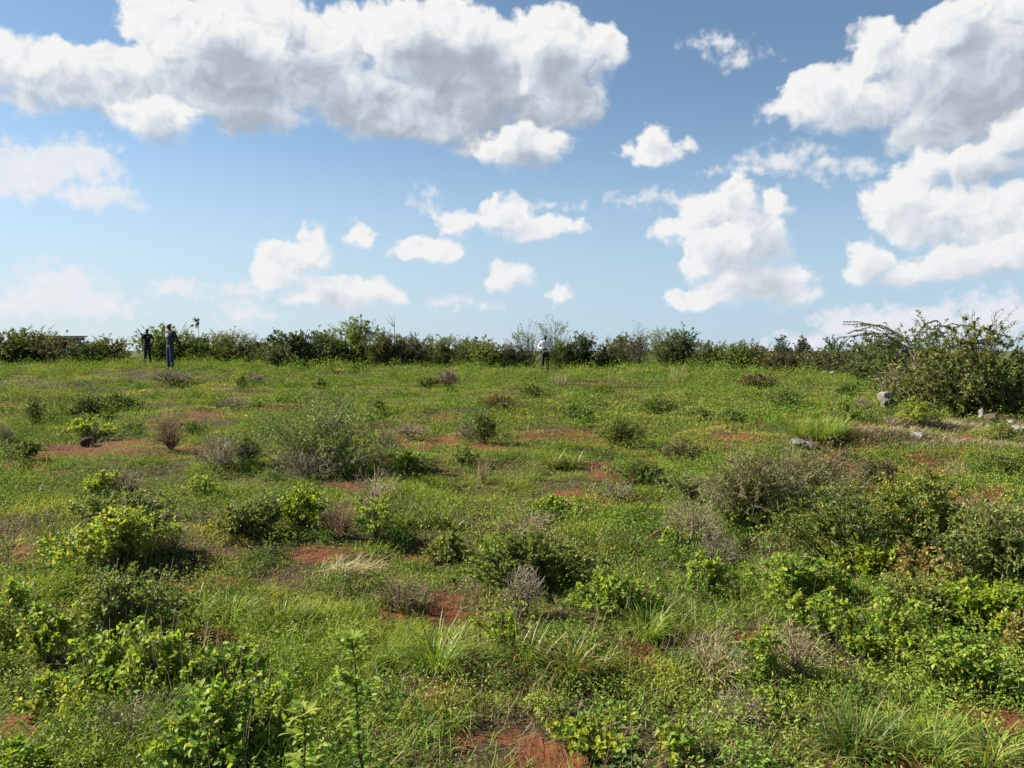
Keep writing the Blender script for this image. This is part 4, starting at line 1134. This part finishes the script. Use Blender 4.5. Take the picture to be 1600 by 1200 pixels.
# ------------------------------------------------------------------ hedge along the far edge of the field, bush by bush
HK = dict(hgreen=(4.2, .055, 'hgreen', .45), hdark=(5.2, .055, 'hdark', .5), holive=(4.2, .05, 'holive', .5), hbrown=(3.2, .05, 'hbrown', .5),
          hyellow=(4.0, .055, 'hyellow', .42), hpale=(2.6, .055, 'hpale', .4), hdry=(1.1, .045, 'holive', .4), hsparse=(1.9, .06, 'holive', .35))
for i, (kind, x, y, w, h, label) in enumerate(HEDGE):
    s = 5000 + i*13; R = w/2; r = np.random.default_rng(s)
    if kind in HK:
        lai, l0, m, tm = HK[kind]
        if y < 30: l0 *= .62
        n, k = counts(w*1.2, h, lai*1.15, (l0, l0*.55), 14000)
        nt = 11; nm = int(np.clip(n/(nt*9), 16, 80)); nl = max(2, int(n/(nm*nt)))
        sparse = kind in ('hsparse', 'hdry')
        fol, st = shrub(s, R*1.38, h*1.02, nm if not sparse else 40, nt, nl if not sparse else 3, (l0*k, l0*.55*k), .014, .26 if not sparse else .34, .1, .06, .5, tmean=tm, tvar=.26,
                        over=.16 if not sparse else .3, upright=.25, bare_main=.05)
        # a few long shoots that break the outline
        ns = int(9*w); a = r.uniform(0, 6.3, ns); q = R*.8*np.sqrt(r.random(ns))
        p0 = np.stack([q*np.cos(a), q*np.sin(a), h*r.uniform(.6, .85, ns)], 1)
        d = unit(np.c_[np.stack([np.cos(a), np.sin(a)], 1)*r.uniform(.1, .8, (ns, 1)), np.ones(ns)])
        L = h*r.uniform(.16, .42, ns)
        S = bez(p0, p0+d*(L*.6)[:, None], p0+d*L[:, None]+np.c_[np.cos(a), np.sin(a), -.1+0*a]*(L*.3)[:, None], 5)
        st.tubes(S, .007 if y > 30 else .004, .003, r.uniform(.2, .8, ns))
        kl = ns*22; ix = np.repeat(np.arange(ns), 22); lp, lt = along(S, ix, r.uniform(.15, 1, kl))
        fol.leaves(lp+rdir(r, kl)*.04, unit(lt*.3+rdir(r, kl)), rdir(r, kl), l0*1.3, l0*.7, np.clip(r.normal(tm-.1, .2, kl), 0, 1))
        leafy('hedge_bush', 'bush', 'bushes of the hedge behind the field' if y > 30 else 'bushes of the thicket on the right', label, x, y, fol, st, m, 'bark')
    elif kind == 'bare':
        nm = 16 if w > 2 else 9
        root = link('bare_tree', None); place(root, x, y); tag(root, label, 'bare tree')
        fol, st = shrub(s, R*1.15, h, nm, 6, 4, (.07, .03), .018, .24, .0, .45, .3, tmean=.6, over=.1, upright=.7, bare_main=.45)
        link('branches', st.mesh('bare_tree_branches', MAT['bark']), root); link('foliage', fol.mesh('bare_tree_foliage', MAT['hdark']), root)
    elif kind == 'stalkleaf':
        g = Geo(); t = np.linspace(0, 1, 8)
        P = np.stack([.12*np.sin(t*3), 0*t, h*t], 1)[None]; g.tubes(P, .022, .012, .4)
        root = link('leafy_stalk', None); place(root, x, y); tag(root, label, 'stalk')
        link('stem', g.mesh('leafy_stalk_stem', MAT['bark']), root)
        f = Geo(); k = 26; p = P[0, -1] + np.c_[r.normal(0, .10, (k, 2)), r.uniform(-.32, .04, k)]
        f.leaves(p, rdir(r, k), rdir(r, k), .22, .10, r.uniform(.4, 1, k))
        link('foliage', f.mesh('leafy_stalk_foliage', MAT['hdark']), root)
    elif kind == 'deadstalk':
        g = Geo(); t = np.linspace(0, 1, 9)
        g.tubes(np.stack([.1*np.sin(t*2), 0*t, h*.8*t], 1)[None], .03, .018, .4)
        tip = np.array([.09, 0, h*.76])
        for dx, dz, l in ((-.62, .62, .72), (-.35, .8, .8), (-.05, .9, .62), (-.75, .45, .5), (-.5, .3, .3)):
            d = np.array([dx, r.normal(0, .12), dz])*l
            g.tubes(np.stack([tip, tip+d*.5+np.array([.02, 0, .02]), tip+d])[None], .016, .006, .5)
        o = link('dead_stalk', g.mesh('dead_stalk', MAT['bark'])); place(o, x, y); tag(o, label, 'dead stalk')
    elif kind == 'acacia':
        root = link('thorn_tree', None); place(root, x, y); tag(root, label, 'thorn tree')
        fol, st = shrub(s, R*1.0, h*.92, 64, 12, 18, (.060, .026), .014, .30, .05, .3, .25, flat=.3, tmean=.55, tvar=.24, over=.08, upright=.7, bare_main=.2)
        # long arching branches fringed with paired leaflets, mostly out to the left and up
        ns = 20; a = np.where(r.random(ns) < .55, r.normal(math.pi, .7, ns), r.uniform(0, 6.3, ns)); q = R*.4*r.random(ns)
        p0 = np.stack([q*np.cos(a), q*np.sin(a), h*r.uniform(.45, .75, ns)], 1)
        L = R*r.uniform(.45, 1.1, ns)
        hd = np.c_[np.cos(a), np.sin(a), 0*a]
        S = bez(p0, p0+hd*(L*.45)[:, None]+np.array([0, 0, 1.])*(h*r.uniform(.12, .30, ns))[:, None], p0+hd*L[:, None]+np.array([0, 0, 1.])*(h*r.uniform(.02, .26, ns))[:, None], 9)
        S = S + np.cumsum(r.normal(0, .035, S.shape), 1)
        st.tubes(S, .008, .003, r.uniform(.2, .6, ns))
        kl = ns*170; ix = np.repeat(np.arange(ns), 170); lp, lt = along(S, ix, r.uniform(.12, 1, kl))
        sd = unit(np.cross(lt, np.array([0, 0, 1.])))*np.where(r.random(kl) < .5, 1, -1)[:, None]
        fol.leaves(lp, unit(lt*.5+sd*.8+np.array([0, 0, -.6])+r.normal(0, .25, (kl, 3))), unit(np.array([0, 0, 1.])+r.normal(0, .3, (kl, 3))), .062*r.uniform(.5, 1.2, kl), .020, np.clip(r.normal(.8, .15, kl), 0, 1))
        link('crown', fol.mesh('thorn_tree_crown', MAT['hgreen']), root); link('trunk', st.mesh('thorn_tree_trunk', MAT['bark']), root)

# small trees standing far beyond the brown end of the hedge
for j, (px, label) in enumerate(((1222, 'left of three tiny dark trees far beyond the brown hedge'), (1253, 'middle of three tiny dark trees far beyond the brown hedge'), (1303, 'right and widest of three tiny trees far beyond the brown hedge'))):
    y = 70.0; x = (px-800)/1232*y; w = (1.5, 1.6, 3.4)[j]; h = (2.35, 2.3, 2.4)[j]
    fol, st = shrub(8100+j, w/2, h, 30, 8, 7, (.15, .08), .03, .2, .1, .45, .3, tmean=.6, upright=.8, bare_main=.4)
    root = link('distant_tree', None); place(root, x, y); tag(root, label, 'tree', 'small trees far beyond the hedge')
    link('crown', fol.mesh('distant_tree_crown', MAT['hdark']), root); link('trunk', st.mesh('distant_tree_trunk', MAT['bark']), root)

# ------------------------------------------------------------------ stones
def stone(seed, w, d, h, sharp):
    """an angular boulder: a cut, roughened ball"""
    import bmesh
    r = np.random.default_rng(seed); bm = bmesh.new()
    bmesh.ops.create_icosphere(bm, subdivisions=3, radius=1.0)
    cuts = [(unit(r.normal(size=3)), r.uniform(.55, .85)) for _ in range(9 if sharp else 5)]
    for v in bm.verts:
        p = np.array(v.co)
        for nrm, dist in cuts:
            k = p @ nrm - dist
            if k > 0: p = p - nrm*k
        p = p*(1+.10*(vnoise(p[0]*3+seed, p[1]*3+p[2]*2, 5)-.5))
        v.co = (p[0]*w*.56, p[1]*d*.56, p[2]*h*.5)
    me = bpy.data.meshes.new('stone'); bm.to_mesh(me); bm.free()
    return me
for i, (x, y, w, h, kind, label) in enumerate(ROCKS):
    me = stone(300+i, w, w*.8, h*(.8 if kind in ('slab', 'red') else 1.15), kind != 'mound')
    me.materials.append(MAT[{'pale': 'rockpale', 'slab': 'rockpale', 'flat': 'rockpale', 'dark': 'rockdark', 'red': 'rockred', 'mound': 'earth', 'pink': 'rockpink'}[kind]])
    o = link('earth_mound' if kind == 'mound' else 'rock', me); z = float(height(x, y))
    o.location = (x, y, z + h*.42)
    o.rotation_euler = (0, 0, i*1.3)
    if kind == 'slab':
        o.location = (x-.02, y, z + h*.78); o.rotation_euler = (.15, -.5, .2)
    tag(o, label, 'earth mound' if kind == 'mound' else 'rock', None if kind == 'mound' else 'stones on the right side of the field')

# ------------------------------------------------------------------ low grey wall seen over the left hedge
import bmesh
wy = 50.0; wx0, wx1 = (48-800)/1232*wy, (132-800)/1232*wy
wall = link('block_wall', None); wall.location = ((wx0+wx1)/2, wy, float(height((wx0+wx1)/2, wy))); tag(wall, 'low grey block wall showing flat-topped over the left hedge', 'wall')
def box_mesh(name, boxes, m):
    bm = bmesh.new()
    for cx, cy, cz_, sx, sy, sz in boxes:
        ret = bmesh.ops.create_cube(bm, size=1.0)
        for v in ret['verts']: v.co = (cx+v.co.x*sx, cy+v.co.y*sy, cz_+v.co.z*sz)
    bmesh.ops.bevel(bm, geom=list(bm.edges), offset=.008, segments=1, affect='EDGES')
    me = bpy.data.meshes.new(name); bm.to_mesh(me); bm.free(); me.materials.append(m); return me
L = wx1-wx0
bl = [(-L/2+.225+.46*i+(.2 if c % 2 else 0), 0, .1+.21*c, .44, .2, .2) for c in range(8) for i in range(int(L/.46))]
link('blocks', box_mesh('wall_blocks', bl, MAT['concrete']), wall)
link('coping', box_mesh('wall_coping', [(.05, 0, 1.72, L+.25, .28, .075)], MAT['concrete']), wall)

# ------------------------------------------------------------------ people
def skin_object(name, pts, edges, mat, parent, sub=2):
    """grow one continuous surface over a joint skeleton"""
    me = bpy.data.meshes.new(name + '_skeleton')
    me.from_pydata([p[:3] for p in pts], edges, [])
    tmp = bpy.data.objects.new(name + '_skeleton', me); COL.objects.link(tmp)
    tmp.modifiers.new('Skin', 'SKIN').use_smooth_shade = True
    sd = me.skin_vertices[0].data
    for i, p in enumerate(pts):
        sd[i].radius = (p[3], p[4] if len(p) > 4 else p[3]); sd[i].use_root = (i == 0)
    m2 = tmp.modifiers.new('Subsurf', 'SUBSURF'); m2.levels = sub; m2.render_levels = sub
    dg = bpy.context.evaluated_depsgraph_get()
    res = bpy.data.meshes.new_from_object(tmp.evaluated_get(dg), depsgraph=dg)
    res.name = name
    bpy.data.objects.remove(tmp); bpy.data.meshes.remove(me)
    res.materials.clear(); res.materials.append(mat)
    return link(name, res, parent)

def person(x, y, H, face, label, arms, shirt, trouser, sleeve, stance=.1, head_turn=0.0, logo=None, collar=False):
    """arms: for each side (elbow, wrist, hand direction) in metres of a 1.75 m figure facing -Y"""
    root = link('person', None); place(root, x, y, face); k = H/1.75; root.scale = (k, k, k)
    tag(root, label, 'person')
    hx, hy = math.sin(head_turn), -math.cos(head_turn)
    pts, ed = [], []
    def add(p, par=None):
        pts.append(p); i = len(pts)-1
        if par is not None: ed.append((par, i))
        return i
    pel = add((0, 0, .95, .13, .095)); ab = add((0, 0, 1.12, .12, .085), pel); ch = add((0, 0, 1.34, .145, .095), ab)
    nb = add((0, .005, 1.475, .062), ch); nk = add((0, 0, 1.53, .054), nb)
    jaw = add((hx*.028, hy*.028, 1.60, .062, .068), nk); mid = add((hx*.012, hy*.012, 1.665, .074, .09), jaw); add((0, 0, 1.72, .058, .07), mid)
    add((hx*.112, hy*.112, 1.645, .014), mid)                          # nose
    for sgn in (-1, 1): add((-hy*sgn*.083, hx*sgn*.083, 1.65, .017), mid)   # ears
    for side, (elbow, wrist, hd) in zip((-1, 1), arms):
        sh = add((side*.185, 0, 1.415, .056), ch); e = add((*elbow, .042), sh); w = add((*wrist, .029), e)
        hd = np.array(hd)/np.linalg.norm(hd); w_ = np.array(wrist)
        a = np.cross(hd, (0, 1, .3)); a = a/np.linalg.norm(a)
        pm = w_ + hd*.055; pi = add((*pm, .032, .016), w)
        for q, ln in ((-.030, .062), (-.011, .075), (.009, .078), (.028, .066)):
            p1 = pm + hd*.035 + a*q; p2 = p1 + hd*ln*.5; p3 = p1 + hd*ln + np.array([0, -.012, 0])
            i1 = add((*p1, .0095), pi); i2 = add((*p2, .0085), i1); add((*p3, .007), i2)
        t1 = w_ + hd*.04 + a*.04*side; t2 = t1 + hd*.035 + a*.014*side
        i1 = add((*t1, .011), pi); add((*t2, .009), i1)
    for side in (-1, 1):
        f = stance*side
        h = add((side*.09, 0, .90, .085), pel); kn = add((side*.07+f*.5, -.015, .49, .055), h)
        an = add((side*.06+f, .01, .09, .038), kn); add((side*.065+f*1.15, -.11, .04, .034, .03), an)
    skin_object('body', pts, ed, MAT['skin'], root)
    # trousers
    pts, ed = [], []
    pel = add((0, 0, .985, .148, .108)); cr = add((0, 0, .88, .14, .105), pel)
    for side in (-1, 1):
        f = stance*side
        h = add((side*.09, 0, .80, .094, .098), cr); kn = add((side*.07+f*.5, -.012, .49, .074), h); add((side*.06+f, .01, .10, .062), kn)
    skin_object('trousers', pts, ed, MAT[trouser], root)
    # shirt with sleeves
    pts, ed = [], []
    ch = add((0, 0, 1.35, .165, .112)); wa = add((0, 0, 1.12, .148, .108), ch); add((0, 0, .90, .158, .122), wa); add((0, .004, 1.462, .098, .092), ch)
    for side, (elbow, wrist, hd) in zip((-1, 1), arms):
        sh = add((side*.185, 0, 1.412, .072), ch); e0 = np.array(elbow); s0 = np.array((side*.185, 0, 1.412))
        if sleeve == 'short':
            add((*(s0+(e0-s0)*.78), .062), sh)
        else:
            e = add((*e0, .056), sh); add((*(e0+(np.array(wrist)-e0)*.9), .044), e)
    skin_object('shirt', pts, ed, MAT[shirt], root)
    for side in (-1, 1):
        f = stance*side
        skin_object('shoe', [(side*.06+f, .045, .055, .045, .05), (side*.062+f*1.05, -.03, .06, .048, .05), (side*.068+f*1.2, -.15, .035, .042, .032)], [(0, 1), (1, 2)], MAT['shoe'], root)
    skin_object('hair', [(-hx*.022, -hy*.022, 1.675, .081, .088), (-hx*.004, -hy*.004, 1.732, .068, .074)], [(0, 1)], MAT['hair'], root)
    for sgn in (-1, 1):
        bm = bmesh.new(); bmesh.ops.create_uvsphere(bm, u_segments=10, v_segments=8, radius=.011)
        me = bpy.data.meshes.new('eye'); bm.to_mesh(me); bm.free(); me.materials.append(MAT['eye'])
        link('eye', me, root, (hx*.082 - hy*sgn*.031, hy*.082 + hx*sgn*.031, 1.672))
    bm = bmesh.new(); bmesh.ops.create_uvsphere(bm, u_segments=10, v_segments=6, radius=.5)
    me = bpy.data.meshes.new('mouth'); bm.to_mesh(me); bm.free(); me.materials.append(MAT['rockred'])
    mo = link('mouth', me, root, (hx*.086, hy*.086, 1.602)); mo.scale = (.045, .02, .012); mo.rotation_euler = (0, 0, head_turn)
    if logo:
        lx, lz, lw, lh = logo
        bm = bmesh.new(); bmesh.ops.create_grid(bm, x_segments=8, y_segments=4, size=.5)
        for v in bm.verts:
            px = lx+v.co.x*lw*(1-.25*abs(v.co.y)); v.co = (px, -.128+.6*(px**2)+.012*abs(v.co.y), lz+v.co.y*lh*(1+.2*math.sin(v.co.x*9)))
        ex = bmesh.ops.extrude_face_region(bm, geom=list(bm.faces))
        for v in [g for g in ex['geom'] if isinstance(g, bmesh.types.BMVert)]: v.co.y += .03
        me = bpy.data.meshes.new('chest_print'); bm.to_mesh(me); bm.free(); me.materials.append(MAT['print'])
        link('chest_print', me, root)
    if collar:
        skin_object('collar', [(-.065, .02, 1.485, .02), (0, .05, 1.50, .02), (.065, .02, 1.485, .02), (.03, -.07, 1.465, .018), (-.03, -.07, 1.465, .018)], [(0, 1), (1, 2), (2, 3), (4, 0)], MAT[shirt], root)
    return root

behind = (((-.27, .10, 1.17), (-.10, .19, 1.0), (.8, .2, -.3)), ((.27, .10, 1.17), (.10, .20, 1.0), (-.8, .2, -.3)))
pockets = (((-.29, .06, 1.16), (-.215, -.05, .97), (.2, -.2, -.8)), ((.29, .06, 1.16), (.215, -.05, .97), (-.2, -.2, -.8)))
front = (((-.33, .02, 1.17), (-.10, -.20, 1.09), (.9, -.1, .1)), ((.28, .03, 1.15), (.09, -.19, 1.08), (-.9, -.1, .0)))
person((231-800)/1232*36.4, 36.4, 1.60, .1, 'man in black shirt and black trousers standing before the hedge', pockets, 'black_cloth', 'black_cloth', 'short', .07, .2, logo=(.075, 1.33, .075, .05))
person(-13.1, 30.25, 1.80, -.45, 'tall man in grey-blue shirt and jeans looking left with arms behind his back', behind, 'grey_cloth', 'jeans', 'short', .035, -.75, logo=(-.03, 1.31, .17, .13))
person((852-800)/1232*35.5, 35.5, 1.70, -.1, 'man in white long-sleeved shirt and dark trousers with hands joined in front', front, 'white_cloth', 'dark_trouser', 'long', .08, .0, collar=True)
